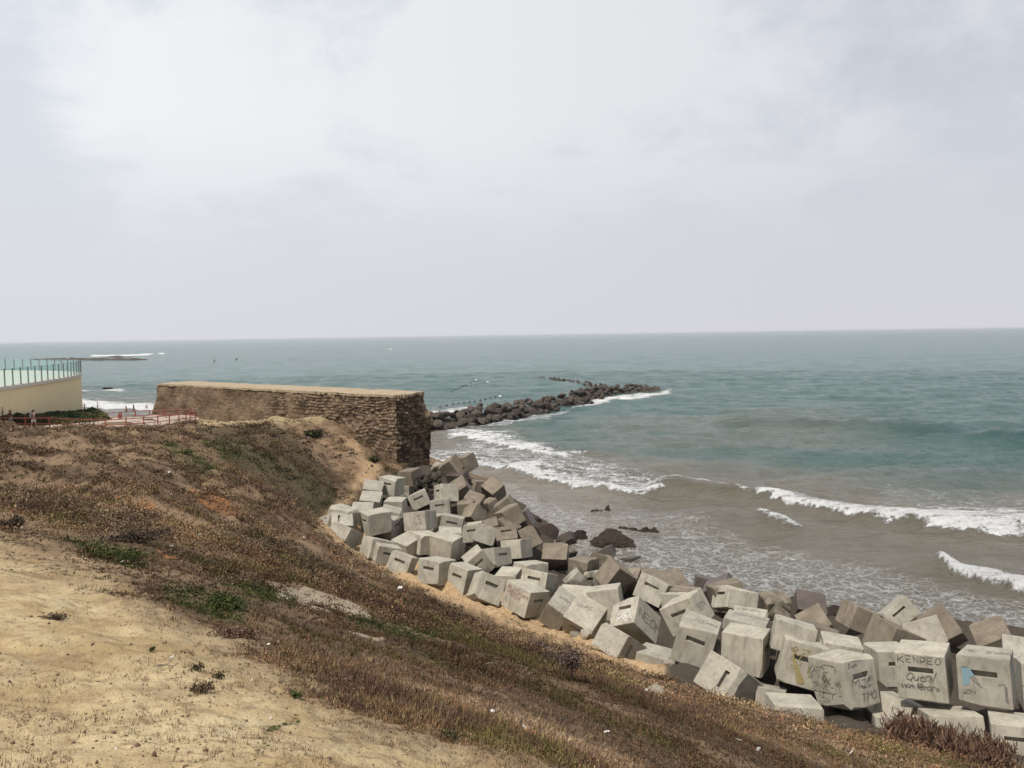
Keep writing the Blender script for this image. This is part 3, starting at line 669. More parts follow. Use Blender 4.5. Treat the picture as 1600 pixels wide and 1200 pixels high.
teal = s.mix(s.noise(s.map(P, (.010, .03, .05)), 1., 5, .6), (.050, .102, .096), (.078, .140, .129))
brown = s.mix(n_a, (.155, .139, .110), (.205, .187, .150))
wc = s.mix(s.attr('silt'), teal, brown)
wc = s.mix(s.math('MULTIPLY', s.ramp(s.attr('crest'), [(.25, 0.), (.9, 1.)]), .55), wc, s.mix(s.attr('silt'), (.012, .062, .055), (.10, .09, .055)))  # raised wave faces darkened in the water colour, for their shade
wc = s.mix(s.math('MULTIPLY', s.attr('wet'), .8), wc, s.mix(n_a, (.235, .205, .168), (.27, .24, .20)))
foamc = s.mix(s.ramp(fn, [(.35, 0.), (.62, 1.)]), (.50, .495, .48), (.80, .80, .79))
c = s.mix(allf, wc, foamc)
b1 = s.noise(s.map(P, (.8, 1.7, 1)), .75, 8, .7); b2 = s.noise(s.map(P, (.5, 1.1, 1)), 4.5, 4, .6); b3 = s.noise(s.map(P, (.3, .9, 1)), .09, 5, .6)
b4 = s.noise(s.map(P, (.32, 1.25, 1), rot=(0, 0, R(8))), .26, 4, .6)
hh = s.math('ADD', s.math('MULTIPLY_ADD', b4, 1.9, s.math('MULTIPLY', b1, 1.)), s.math('ADD', s.math('MULTIPLY', b2, .16), s.math('MULTIPLY', b3, 4.5)))
hh = s.math('ADD', hh, s.math('MULTIPLY', s.math('MULTIPLY', fn, allf), .35))
nb = s.bump(hh, 1., .95)
rg = s.math('MULTIPLY_ADD', allf, .6, .16, clamp=True)
M['sea'] = s.bsdf(c, rg, nb, .5, IOR=1.33)
sea = link('sea', sm, M['sea'], smooth=True)
tag(sea, kind='structure')

# ------------------------------------------------------------------ concrete blocks
FN = {'F': Vector((0, -1, 0)), 'B': Vector((0, 1, 0)), 'L': Vector((-1, 0, 0)), 'R': Vector((1, 0, 0)), 'T': Vector((0, 0, 1)), 'D': Vector((0, 0, -1))}
def slot_frame(sl):
    n = FN[sl[0]]; u = FN[sl[1]]; r = u.cross(n)      # right as seen from outside
    return r, -n, u
def block_mesh(dim, slots, bevel, rnd):
    """cuboid with bevelled worn edges and rectangular lifting slots sunk into its faces"""
    bm = bmesh.new(); lining = []
    bmesh.ops.create_cube(bm, size=1, matrix=Matrix.Diagonal((*dim, 1)))
    bmesh.ops.bevel(bm, geom=list(bm.edges), offset=bevel, segments=2, profile=.6, affect='EDGES')
    # broken corners and chipped arrises
    for k in range(rnd.randint(3, 6)):
        sg = [rnd.choice((-1, 1)) for _ in range(3)]
        ax = rnd.choice((0, 1, 2, 3))
        n = Vector([sg[i]*rnd.uniform(.6, 1.2) for i in range(3)])
        p = Vector([sg[i]*dim[i]/2 for i in range(3)])
        if ax < 3: n[ax] = sg[ax]*rnd.uniform(.05, .22)
        n.normalize()
        p = p-n*rnd.choice((.03, .05, .07, .12))*rnd.uniform(.8, 1.2)
        res = bmesh.ops.bisect_plane(bm, geom=bm.verts[:]+bm.edges[:]+bm.faces[:], plane_co=p, plane_no=n, clear_outer=True)
        ed = [e for e in bm.edges if e.is_boundary]
        if ed: bmesh.ops.holes_fill(bm, edges=ed, sides=0)
    for sd in slots:
        r, inn, u = slot_frame(sd)
        n = -inn
        f = max((f for f in bm.faces), key=lambda f: f.normal.dot(n)*f.calc_area() if f.normal.dot(n) > .99 else -1)
        hw = abs(r.dot(Vector(dim)))/2; hh = abs(u.dot(Vector(dim)))/2
        cu = hh*.30; sw, sh = hw*.50, hh*.13
        co = [f.verts[i].co.copy() for i in range(len(f.verts))]
        base = n*(n.dot(f.calc_center_median()))
        us = [-10, -sw, sw, 10]; vs = [-10, cu-sh, cu+sh, 10]
        # split the face along the slot lines
        for val, ax in ((-sw, r), (sw, r), (cu-sh, u), (cu+sh, u)):
            geom = [g for g in bm.faces if g.normal.dot(n) > .99]
            ge = set(e for g in geom for e in g.edges); gv = set(v for g in geom for v in g.verts)
            bmesh.ops.bisect_plane(bm, geom=list(geom)+list(ge)+list(gv), plane_co=ax*val, plane_no=ax, dist=1e-5)
        for g in list(bm.faces):
            c = g.calc_center_median()
            if g.normal.dot(n) > .99 and abs(c.dot(r)) < sw*.9 and abs(c.dot(u)-cu) < sh*.9:
                res = bmesh.ops.extrude_discrete_faces(bm, faces=[g])
                nf = res['faces'][0]
                for v in nf.verts: v.co += inn*.17
                vs_ = set(nf.verts)
                if sd is slots[0]: lining = [nf]+[q for q in bm.faces if q is not nf and vs_ & set(q.verts)]
                break
    # worn: small random nudge of the outer corners
    for v in bm.verts:
        v.co += Vector((rnd.gauss(0, .0025), rnd.gauss(0, .0025), rnd.gauss(0, .0025)))
    lm = None
    if lining:
        b2 = bmesh.new(); mp = {}
        for q in lining:
            b2.faces.new([mp.setdefault(v, None) or mp.__setitem__(v, b2.verts.new(v.co)) or mp[v] for v in q.verts])
        bmesh.ops.delete(bm, geom=lining, context='FACES')
        lm = bm_mesh(b2, 'lifting_slot')
    return bm_mesh(bm), lm
blocks = {}
for bid, cls, slot, dim, cen, q, label in BLOCKS:
    rnd = random.Random(bid)
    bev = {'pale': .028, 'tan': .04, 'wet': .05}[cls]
    slots = [slot] if slot != '-' else []
    if slot in ('FT', 'RT'): slots.append({'FT': 'BT', 'RT': 'LT'}[slot])
    bme, slot_me = block_mesh(dim, slots, bev, rnd)
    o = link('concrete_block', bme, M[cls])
    if slot_me: link('lifting_slot', slot_me, M[cls], o)
    o.location = cen; o.rotation_mode = 'QUATERNION'; o.rotation_quaternion = q
    tag(o, label, 'concrete block', 'concrete armour blocks heaped along the shore')
    blocks[bid] = (o, dim)

# graffiti: hand-drawn strokes, real paint films 3 mm proud of the concrete
GL = {'A': [[(0,0),(.45,1),(.9,0)],[(.2,.4),(.7,.4)]], 'D': [[(0,0),(0,1),(.5,.9),(.75,.5),(.5,.1),(0,0)]], 'E': [[(.7,1),(0,1),(0,0),(.7,0)],[(0,.5),(.55,.5)]], 'G': [[(.75,.9),(.3,1),(0,.5),(.3,0),(.75,.15),(.75,.45),(.45,.45)]],
 'I': [[(.1,0),(.1,1)]], 'K': [[(0,0),(0,1)],[(.7,1),(0,.45),(.75,0)]], 'M': [[(0,0),(.05,1),(.4,.4),(.8,1),(.85,0)]], 'N': [[(0,0),(0,1),(.65,0),(.65,1)]], 'O': [[(.35,1),(0,.6),(.1,.1),(.45,0),(.75,.4),(.65,.9),(.35,1)]],
 'P': [[(0,0),(0,1),(.6,.9),(.6,.55),(0,.45)]], 'R': [[(0,0),(0,1),(.6,.9),(.6,.55),(0,.5),(.65,0)]], 'S': [[(.65,.9),(.3,1),(.05,.75),(.6,.35),(.4,0),(0,.1)]], 'T': [[(0,1),(.8,1)],[(.4,1),(.4,0)]], 'U': [[(0,1),(.05,.1),(.4,0),(.65,.2),(.65,1)]],
 'V': [[(0,1),(.35,0),(.75,1)]], 'W': [[(0,1),(.2,0),(.45,.6),(.7,0),(.9,1)]], 'Y': [[(0,1),(.35,.5),(.7,1)],[(.35,.5),(.3,0)]], 'Z': [[(0,1),(.7,1),(0,0),(.75,0)]], 'Q': [[(.35,1),(0,.6),(.1,.1),(.45,0),(.75,.4),(.65,.9),(.35,1)],[(.4,.25),(.8,-.15)]], 'J': [[(.6,1),(.6,.2),(.3,0),(0,.2)]], 'H': [[(0,0),(0,1)],[(.65,0),(.65,1)],[(0,.5),(.65,.5)]], 'L': [[(0,1),(0,0),(.6,0)]],
 'e': [[(.05,.35),(.55,.4),(.45,.65),(.15,.6),(.05,.25),(.3,0),(.6,.1)]], 'n': [[(0,0),(0,.6)],[(0,.45),(.3,.65),(.5,.5),(.5,0)]], 'u': [[(0,.6),(0,.15),(.25,0),(.5,.2)],[(.5,.6),(.5,0)]], 'o': [[(.25,.6),(0,.3),(.25,0),(.5,.3),(.25,.6)]], 'v': [[(0,.6),(.25,0),(.6,1.1)]], 'a': [[(.5,.5),(.2,.6),(0,.25),(.2,0),(.5,.3)],[(.5,.6),(.55,0)]], 'm': [[(0,0),(0,.6)],[(0,.45),(.2,.6),(.3,.5),(.3,0)],[(.3,.45),(.5,.6),(.65,.5),(.65,0)]], 'r': [[(0,0),(0,.6)],[(0,.4),(.3,.6)]], 's': [[(.4,.5),(.15,.6),(.1,.4),(.4,.25),(.3,0),(0,.05)]], 'i': [[(0,0),(0,.55)]], 't': [[(.15,.9),(.15,.05),(.4,0)],[(-.05,.6),(.4,.6)]]}
def text_strokes(txt, x, y, h, slant=.1, jit=.06, adv=1.0, seed=0, rise=0.):
    r = random.Random(seed); o = []; cx = x
    for ch in txt:
        if ch == ' ': cx += h*.5; continue
        g = GL[ch]; mx = max(p[0] for st in g for p in st)
        dy = r.gauss(0, h*.05)
        for st in g:
            o.append([(cx+(p[0]+slant*p[1]+r.gauss(0, jit))*h, y+dy+rise*(cx-x)+(p[1]+r.gauss(0, jit))*h) for p in st])
        cx += (mx+.28)*h*adv
    return o
def scribble(x, y, wd, hg, n, seed=0):
    r = random.Random(seed); o = []
    for i in range(n):
        cx, cy = x+r.random()*wd, y+r.random()*hg; a = r.random()*6.28; st = []
        k = r.uniform(-2.5, 2.5); L = r.uniform(.03, .09)*max(wd, hg)*1.4
        for j in range(r.randint(5, 11)):
            st.append((cx, cy)); a += k*.35+r.gauss(0, .25); cx += math.cos(a)*L*.6; cy += math.sin(a)*L*.6
            cx = min(max(cx, x-.01), x+wd+.01); cy = min(max(cy, y-.01), y+hg+.01)
        o.append(st)
    return o
def graffiti(bid, face, strokes, wid, paint, label=None, lift=.011, fill=None, name='graffiti'):
    """strokes in face coordinates: u 0..1 to the right, v 0..1 upwards as seen from outside"""
    if isinstance(strokes, tuple):
        for g_ in strokes: graffiti(bid, face, g_, wid, paint, label, lift, fill, name)
        return
    o, dim = blocks[bid]
    r, inn, u = slot_frame(face); n = -inn
    W = abs(r.dot(Vector(dim))); Hh = abs(u.dot(Vector(dim))); D = abs(n.dot(Vector(dim)))/2
    P = lambda p: r*((p[0]-.5)*W)+u*((p[1]-.5)*Hh)+n*(D+lift)
    bm = bmesh.new()
    for st in strokes:
        # smooth polyline -> ribbon
        pts = []
        for i in range(len(st)-1):
            for t in (0, .34, .67): pts.append((st[i][0]*(1-t)+st[i+1][0]*t, st[i][1]*(1-t)+st[i+1][1]*t))
        pts.append(st[-1])
        if len(pts) < 2: continue
        L = []
        for i, p in enumerate(pts):
            a = pts[max(i-1, 0)]; b = pts[min(i+1, len(pts)-1)]
            dx, dy = (b[0]-a[0])*W, (b[1]-a[1])*Hh; m = math.hypot(dx, dy) or 1
            c = P(p); off = (r*(-dy/m)+u*(dx/m))*wid/2*random.uniform(.75, 1.2)
            L.append((bm.verts.new(c+off), bm.verts.new(c-off)))
        for a, b in zip(L, L[1:]):
            bm.faces.new((a[0], a[1], b[1], b[0]))
    for pl in (fill or []):
        bm.faces.new([bm.verts.new(P(p)-n*.001) for p in pl])
    me = bpy.data.meshes.new(name); bm.to_mesh(me); bm.free()
    g = link(name, me, M['paint_'+paint], o)
    if label: g['label'] = label
    return g
graffiti('f3', 'RT', text_strokes('NEON', .10, .36, .30, .05, .03, .85, 1), .055, 'grey', 'large black letters NEON')
graffiti('f3', 'FT', (scribble(.30, .12, .45, .40, 16, 5), text_strokes('JSK', .34, .22, .24, .2, .06, .9, 2)), .022, 'white', 'white scrawl below the slot')
graffiti('d2', 'FT', (text_strokes('RUZENAM', .10, .73, .15, .12, .05, .78, 3, -.12), text_strokes('MIZEN', .12, .54, .15, .12, .05, .8, 4, -.12)), .03, 'red', 'red handwriting')
graffiti('d2', 'FT', [[(.16,.46),(.10,.36),(.10,.26),(.16,.22),(.20,.28),(.16,.34),(.11,.33)]], .025, 'grey', 'small looping arrow', name='arrow_mark')
graffiti('k6', 'FT', (text_strokes('KENPEO', .07, .80, .145, .0, .05, 1.06, 6), text_strokes('Quenv', .20, .42, .17, .15, .05, .82, 7, .05), text_strokes('mam Rmans', .08, .24, .13, .05, .07, .80, 8)), .021, 'black', None)
graffiti('k6', 'FT', scribble(.42, .24, .12, .10, 6, 12), .035, 'black')
graffiti('l1', 'FT', ([[(.10,.76),(.20,.76),(.46,.36)],[(.22,.58),(.42,.40)],[(.10,.20),(.12,.30),(.15,.20)]], text_strokes('JON', .10, .22, .09, .1, .05, .9, 9)), .02, 'black', 'black outlines round the blue patch')
graffiti('l1', 'FT', [], .02, 'blue', 'blue painted patch', lift=.013, fill=[[(.09,.74),(.24,.75),(.33,.60),(.24,.56),(.22,.40),(.10,.38)]], name='paint_patch')
graffiti('l1', 'FT', [[(.76,.46),(.86,.49),(.90,.44),(.91,.12)],[(.885,.44),(.885,.14)]], .05, 'grey', 'dark hooked strip painted for the shade in a slot', name='slot_shade')  # flat dark strokes stand for the shade inside a second slot
graffiti('l1', 'TB', (text_strokes('SVASS', .50, .35, .22, .2, .06, .7, 10), [[(.12,.4),(.3,.55),(.2,.35),(.35,.42)]]), .025, 'grey')
graffiti('j1', 'FT', (scribble(.05, .30, .80, .58, 46, 3), scribble(.15, .05, .6, .25, 9, 4)), .012, 'black', 'thin black doodles')
graffiti('j1', 'FT', [[(.42,.72),(.48,.62),(.45,.55),(.50,.48)]], .05, 'ochre', name='paint_patch')
graffiti('j1', 'RT', (text_strokes('MJe', .18, .42, .26, .1, .07, .85, 11), scribble(.45, .36, .34, .22, 5, 6), text_strokes('TIMO', .42, .13, .16, .1, .05, .85, 13), text_strokes('Siun', .14, .86, .09, .1, .06, 1.2, 14)), .019, 'black', None)
graffiti('j1', 'TB', scribble(.3, .3, .4, .4, 8, 8), .012, 'grey')
graffiti('i9', 'FT', (scribble(.20, .35, .22, .45, 12, 21), scribble(.62, .30, .28, .32, 16, 22), scribble(.18, .68, .4, .18, 10, 25)), .026, 'ochre', 'yellow-ochre scrawl')
graffiti('i9', 'FT', [], .02, 'ochre', 'yellow-ochre painted figure', lift=.013, fill=[[(.22,.62),(.30,.62),(.42,.40),(.60,.14),(.52,.06),(.42,.10),(.36,.28)]], name='paint_patch')
graffiti('h1', 'TB', text_strokes('SELRM', .28, .42, .16, .2, .06, .8, 15), .014, 'grey')
graffiti('i2', 'TB', text_strokes('KANMSANE', .16, .62, .16, .1, .07, .8, 16), .016, 'grey', 'faint writing along the edge')
graffiti('i9', 'TB', text_strokes('SARV', .25, .4, .18, .2, .06, .9, 17), .014, 'grey')
graffiti('g7', 'RT', text_strokes('SEN', .2, .45, .22, .1, .06, .9, 18), .028, 'grey', 'dark tag')
graffiti('i1', 'FT', text_strokes('MASN', .15, .62, .16, .1, .08, .9, 19), .02, 'black')
graffiti('a14', 'FT', scribble(.45, .3, .35, .5, 14, 31), .02, 'grey', 'faint scribbles')
graffiti('f2', 'TB', text_strokes('SALIMS', .10, .52, .12, .1, .08, .8, 20, .25), .014, 'grey')
graffiti('e14', 'TB', text_strokes('SINZAM', .18, .5, .14, .1, .08, .8, 24), .014, 'grey')
graffiti('d8', 'TB', scribble(.35, .2, .4, .45, 12, 33), .014, 'grey')
graffiti('m1', 'TB', [[(.45,.95),(.62,.78),(.70,.5),(.60,.2)]], .018, 'grey', 'curved crack', name='crack')
graffiti('i8', 'TB', scribble(.2, .3, .5, .4, 9, 35), .012, 'grey')

# ------------------------------------------------------------------ old stone wall
s = NT('masonry_stone'); v = s.coord('Object')
n1 = s.noise(v, .55, 5, .6); n2 = s.noise(v, 4.5, 6, .7); n3 = s.noise(v, 20, 3, .7)
at_ = s.attr('stone'); mo = s.attr('joint')
c = s.mix(at_, (.078, .055, .036), (.21, .15, .097))
c = s.mix(s.ramp(n2, [(.5, 0.), (.75, .6)]), c, (.085, .055, .036))
c = s.mix(s.ramp(n1, [(.45, 0.), (.7, .55)]), c, (.26, .19, .13))
c = s.mix(s.math('MULTIPLY', mo, .9), c, (.045, .031, .021))
M['masonry'] = s.bsdf(c, .95, s.bump(s.math('ADD', n2, s.math('MULTIPLY', n3, .4)), .7, .04), .1)
s = NT('top_render'); v = s.coord('Object')
n2 = s.noise(v, 2.2, 6, .7)
M['top'] = s.bsdf(s.mix(s.ramp(n2, [(.35, 0.), (.65, 1.)]), (.25, .185, .118), (.37, .305, .22)), .95, s.bump(n2, .6, .05), .1)

wall = empty('stone_wall', (-9.95, 68, 1.))
tag(wall, 'ruined brown stone wall with a pale flat top and a ragged end towards the sea', 'wall')
A0 = np.array([-9.95, 68.]); DW = np.array([-32.65, 28.])/43.; LW = 43.; TK = np.array([1.85, 4.7]); NF = np.array([-.65, -.76])
ztop = lambda u: 8.92-.18*u
# ring: front bottom->top, (top), back top->bottom, closed by the two ends; surface as (perimeter x height)
hu = np.concatenate([np.arange(0, .55, .06/43), np.linspace(.55, 1, 110)]); hend = np.linspace(0, 1, 60)
per = [('f', u) for u in hu[::-1]] + [('e', t) for t in hend[1:-1]] + [('b', u) for u in hu[::8]] + [('l', t) for t in hend[::-1][1:-1]]
hz_ = np.concatenate([np.linspace(0, .3, 16)[:-1], np.linspace(.3, 1, 105)])
zb = 0.0
PP = np.zeros((len(hz_), len(per), 3)); ST = np.zeros(PP.shape[:2]); JT = np.zeros(PP.shape[:2])
arcs = np.zeros(len(per))
for j, (k, t) in enumerate(per):
    if k == 'f': b = A0+DW*LW*t; n = NF; u = t; a = -t*LW
    elif k == 'e': b = A0+TK*t; n = -DW; u = 0; a = t*5
    elif k == 'b': b = A0+TK+DW*LW*t; n = -NF; u = t; a = 5+t*LW
    else: b = A0+DW*LW+TK*t; n = DW; u = 1; a = 60+t*5
    arcs[j] = a
    zt = ztop(u)
    z = zb+(zt-zb)*hz_
    # courses
    zz = z+(vnoise(a*.35+z*0, z*.7, 21)-.5)*.8+(vnoise(a*1.3+z*0, z*.9, 22)-.5)*.25
    row = np.floor(zz/.31); off = _h(row.astype(np.int64), row.astype(np.int64)*0+5, 3)*3
    bl = .46; cu = (a+off)/bl+.9*vnoise(z*1.5, z*0+a*.6, 6); ci = np.floor(cu)
    fx = np.abs(cu-ci-.5)*2; fz = np.abs(zz/.31-row-.5)*2
    jt = np.maximum(sstep(.70, .98, fx), sstep(.62, .98, fz))*sstep(.15, .65, fbm(a*.7+z*0, z*.9, 3, 25))
    stv = _h(ci.astype(np.int64), row.astype(np.int64), 8)
    worn = fbm(np.full_like(z, a*.33), z*.5, 4, 12)
    dep = -.12*jt+(stv-.5)*.13
    if k == 'f':
        pl = sstep(.30, .48, u+(worn-.5)*.3)                  # smoother, plastered far half
        dep = dep*(1-.75*pl); jt = jt*(1-.8*pl)
    else: dep = dep*1.5
    dep = dep+(fbm(np.full_like(z, a*.7), z*.9, 5, 14)-.5)*(1.15 if k in 'el' else .26)+(vnoise(np.full_like(z, a*4.), z*4.5, 17)-.5)*(.22 if k in 'el' else .05)
    hh = (z-zb)/(zt-zb)
    e_off = np.interp(z, [0, 2, 4.5, 6.3, 7.1, 7.7, 8.2, 8.9], [.9, .55, .95, 1.15, .85, .1, -.15, .0])
    l_off = np.interp(z, [0, 5.4, 6.4, 7.4, 8.2, 8.9], [2.4, 1.6, .9, .2, .3, -.2])
    we = t if k == 'e' else (max(0, 1-t*LW/3) if k == 'b' else 0)
    wl = 1 if k == 'l' else (max(0, 1-(1-t)*LW/2.2) if k in 'fb' else 0)
    pos = b[None, :]+n[None, :]*dep[:, None]-DW[None, :]*(e_off*we)[:, None]+DW[None, :]*(l_off*wl)[:, None]
    PP[:, j, :2] = pos; PP[:, j, 2] = z+(fbm(np.full_like(z, a*.9), z*0, 3, 19)-.5)*.12*(hz_ > .99)
    ST[:, j] = np.clip((stv*1.3-.65)*(1-.65*pl if k == 'f' else 1)+.4+(worn-.5)*.5, 0, 1); JT[:, j] = jt
nr, nc = PP.shape[:2]
idx = np.arange(nr*nc).reshape(nr, nc)
nx = np.roll(idx, -1, 1)
F = np.stack([idx[:-1], nx[:-1], nx[1:], idx[1:]], -1).reshape(-1, 4)
Vw = PP.reshape(-1, 3)-np.array([-9.95, 68, 1.])
me = mesh_np('masonry', Vw, F); fattr(me, 'stone', ST); fattr(me, 'joint', JT)
link('masonry', me, M['masonry'], wall)
# top slab: follows the wall plan, ragged rim
bm = bmesh.new(); topv = []; botv = []
for j, (k, t) in enumerate(per):
    if k == 'f' and j % 5: continue
    p = PP[-1, j]; r_ = random.gauss(0, .03)
    q = Vector((p[0]+9.95, p[1]-68, 0))
    n = {'f': NF, 'e': -DW, 'b': -NF, 'l': DW}[k]
    e = .07+r_+.10*(fbm(np.array([arcs[j]*.4]), np.array([3.]), 3, 40)[0]-.6)
    q += Vector((n[0]*e, n[1]*e, 0))
    topv.append(bm.verts.new(q+Vector((0, 0, p[2]-1+.09)))); botv.append(bm.verts.new(q+Vector((0, 0, p[2]-1-.09-abs(random.gauss(0, .05))))))
n_ = len(topv)
for i in range(n_):
    bm.faces.new((botv[i], botv[(i+1) % n_], topv[(i+1) % n_], topv[i]))
nf_ = sum(1 for j, (k, t) in enumerate(per) if k == 'f' and j % 5 == 0)
bm.faces.new(topv); bm.faces.new(botv[::-1])
bmesh.ops.triangulate(bm, faces=[f for f in bm.faces if len(f.verts) > 4])
link('top_slab', bm_mesh(bm), M['top'], wall)

# ------------------------------------------------------------------ yellow terrace building with glass balustrade
M['yellow'] = mk_plain('yellow_render', (.72, .61, .38), .9, .10, .8, .2, .15)
M['coping'] = mk_plain('coping_stone', (.55, .53, .47), .85, .10, 2.)
M['steel'] = mk_plain('grey_post', (.12, .12, .12), .5, .1, 2., .5)
s = NT('green_glass')
g1 = s.add('BsdfTransparent', {'Color': (.84, .94, .93, 1)}); g2 = s.add('BsdfGlossy', {'Color': (.9, .95, .95, 1), 'Roughness': .03}); g3 = s.add('BsdfDiffuse', {'Color': (.70, .80, .78, 1)})
m1 = s.add('MixShader', {0: .07, 1: g1.outputs[0], 2: g3.outputs[0]})
fr = s.add('Fresnel', {'IOR': 1.3}); bf = s.math('SUBTRACT', 1., s.add('NewGeometry').outputs['Backfacing']); mx = s.add('MixShader', {0: s.math('MULTIPLY', fr.outputs[0], bf), 1: m1.outputs[0], 2: g2.outputs[0]})
s.t.links.new(mx.outputs[0], s.out.inputs[0]); M['glass'] = s.m
plan = [(-44.6, 62), (-45.9, 68), (-47.4, 75), (-49.0, 82.5), (-51.2, 91.5), (-53.6, 98.5), (-55.3, 102.6), (-57.6, 106.4), (-61.5, 110), (-67, 113.5), (-75, 117.2), (-86, 121), (-100, 124), (-110, 120), (-112, 70), (-80, 58)]
def smooth_closed(p, n, upto):
    o = []
    for i in range(upto):
        p0, p1, p2, p3 = [Vector(p[(i+k-1) % len(p)]) for k in range(4)]
        for j in range(n):
            t = j/n
            o.append(.5*((2*p1)+(-p0+p2)*t+(2*p0-5*p1+4*p2-p3)*t*t+(-p0+3*p1-3*p2+p3)*t**3))
    return o
rim = smooth_closed(plan, 8, 12)
ZT = 9.95
bld = empty('terrace_building', (-75, 92, 4))
tag(bld, 'curved yellow terrace building with white coping and a glass balustrade at the left edge', 'building')
bo = Vector((-75, 92, 4))
def ring_solid(pts, z0, z1, grow=0.):
    bm = bmesh.new(); n = len(pts); a = []; b = []
    for i, p in enumerate(pts):
        d_ = (pts[(i+1) % n]-pts[i-1]); nn = Vector((d_.y, -d_.x)).normalized()
        q = p+nn*grow
        a.append(bm.verts.new((q.x-bo.x, q.y-bo.y, z0-bo.z))); b.append(bm.verts.new((q.x-bo.x, q.y-bo.y, z1-bo.z)))
    for i in range(n): bm.faces.new((a[i], a[(i+1) % n], b[(i+1) % n], b[i]))
    bm.faces.new(b); bm.faces.new(a[::-1])
    return bm
allp = rim+[Vector(p) for p in plan[12:]]
wl_ = link('wall', bm_mesh(ring_solid(allp, 3.2, ZT-.32)), M['yellow'], bld)
link('coping', bm_mesh(ring_solid(allp, ZT-.32, ZT, .16)), M['coping'], bld)
link('deck', bm_mesh(ring_solid(allp, ZT, ZT+.05, -.25)), mk_plain('deck_tiles', (.55, .50, .43), .9, .1, 1.), bld)
# balustrade at even spacing along the rim
ln = [0.]
for a, b in zip(rim, rim[1:]): ln.append(ln[-1]+(b-a).length)
def rimat(q):
    i = max(0, min(len(ln)-2, next((k for k in range(len(ln)-1) if ln[k+1] >= q), len(ln)-2)))
    t = (q-ln[i])/(ln[i+1]-ln[i]); return rim[i].lerp(rim[i+1], t)
q = 4.; last = None; nP = 0
post_me = None
while q < ln[-1]-1 and nP < 44:
    p = rimat(q)
    bm = bmesh.new(); bx(bm, (0, 0, .8), (.09, .09, 1.6)); bx(bm, (0, 0, .02), (.18, .18, .04)); bx(bm, (0, 0, 1.55), (.13, .13, .05))
    if post_me is None: post_me = bm_mesh(bm); post_me.materials.append(M['steel'])
    else: bm.free()
    o = bpy.data.objects.new('post', post_me); col.objects.link(o); o.parent = bld; o.location = (p.x-bo.x, p.y-bo.y, ZT+.005-bo.z)
    if last is not None:
        d_ = (p-last); L_ = d_.length-.14; mid = (p+last)/2
        bm = bmesh.new(); bx(bm, (0, 0, 0), (L_, .014, 1.50))
        g = link('glass_pane', bm_mesh(bm), M['glass'], bld); g.location = (mid.x-bo.x, mid.y-bo.y, ZT+.87-bo.z); g.rotation_euler = (0, 0, math.atan2(d_.y, d_.x))
    last = p; nP += 1; q += 1.9

# ------------------------------------------------------------------ leafy bank in front of it
def leaf_cloud(P0, N, size, cols, up=.4, wr=.30):
    """N leaf-shaped quads at points P0 (n,3) -> verts, faces, colours"""
    n = len(P0)
    a = rng.normal(size=(n, 3)); a[:, 2] += up; a /= np.linalg.norm(a, axis=1)[:, None]
    b = rng.normal(size=(n, 3)); b -= a*(a*b).sum(1)[:, None]; b /= np.linalg.norm(b, axis=1)[:, None]
    L = (size*rng.uniform(.6, 1.3, n))[:, None]; Wd = L*wr
    V = np.stack([P0, P0+a*L*.5+b*Wd, P0+a*L, P0+a*L*.5-b*Wd], 1).reshape(-1, 3)
    F = np.arange(4*n).reshape(-1, 4)
    C = np.repeat(cols, 4, 0)
    return V, F, C
s = NT('leaf'); c = s.attr('Col', 'Color')
M['leaf'] = s.bsdf(c, .8, None, .15)
def lerp_line(L, t):
    L = np.array(L); f = np.linspace(0, 1, len(L)); return np.stack([np.interp(t, f, L[:, k]) for k in range(3)], -1)
Wl = [(-46.3, 72, 7.2), (-48.0, 80, 6.5), (-50.3, 90, 5.8), (-53.0, 98.5, 5.3), (-55.0, 104, 5.0)]
Fl = [tuple(at(18, 664, 77)), tuple(at(78, 665, 80)), tuple(at(140, 665, 83)), tuple(at(174, 660, 88)), tuple(at(166, 653, 96))]
t = rng.random(15000); u = rng.random(15000)
Pb = lerp_line(Wl, t)*(1-u)[:, None]+lerp_line(Fl, t)*u[:, None]
bump_ = fbm(Pb[:, 0]*.8, Pb[:, 1]*.8, 3, 70)
Pb[:, 2] += .3*np.sin(math.pi*np.clip(u, 0, 1))+(bump_-.4)*.5+rng.random(15000)*.12
k = rng.random((15000, 1))
cc = np.where(fbm(Pb[:, 0]*.6, Pb[:, 1]*.6, 3, 71)[:, None]+.12*(u[:, None]-.5)*2 > .52, np.array([[.10, .085, .035]]), np.array([[.035, .055, .022]]))*(.6+.8*k)
hb = empty('ground_cover_bank', Wl[2]); tag(hb, 'dark green leafy bank planted along the foot of the yellow terrace building', 'hedge')
o0 = np.array(Wl[2])
V_, F_, C_ = leaf_cloud(Pb-o0, 15000, .26, cc, .5)
me = mesh_np('foliage', V_, F_); cattr(me, 'Col', C_); link('foliage', me, M['leaf'], hb)
tt, uu = np.meshgrid(np.linspace(0, 1, 30), np.linspace(0, 1, 10))
G = lerp_line(Wl, tt.ravel())*(1-uu.ravel())[:, None]+lerp_line(Fl, tt.ravel())*uu.ravel()[:, None]
G[:, 2] += .25*np.sin(math.pi*uu.ravel())+.02
me = mesh_np('earth', np.concatenate([G-o0]), grid_faces(10, 30)); link('earth', me, mk_plain('bank_earth', (.045, .045, .022), .95, .3, 2.), hb)

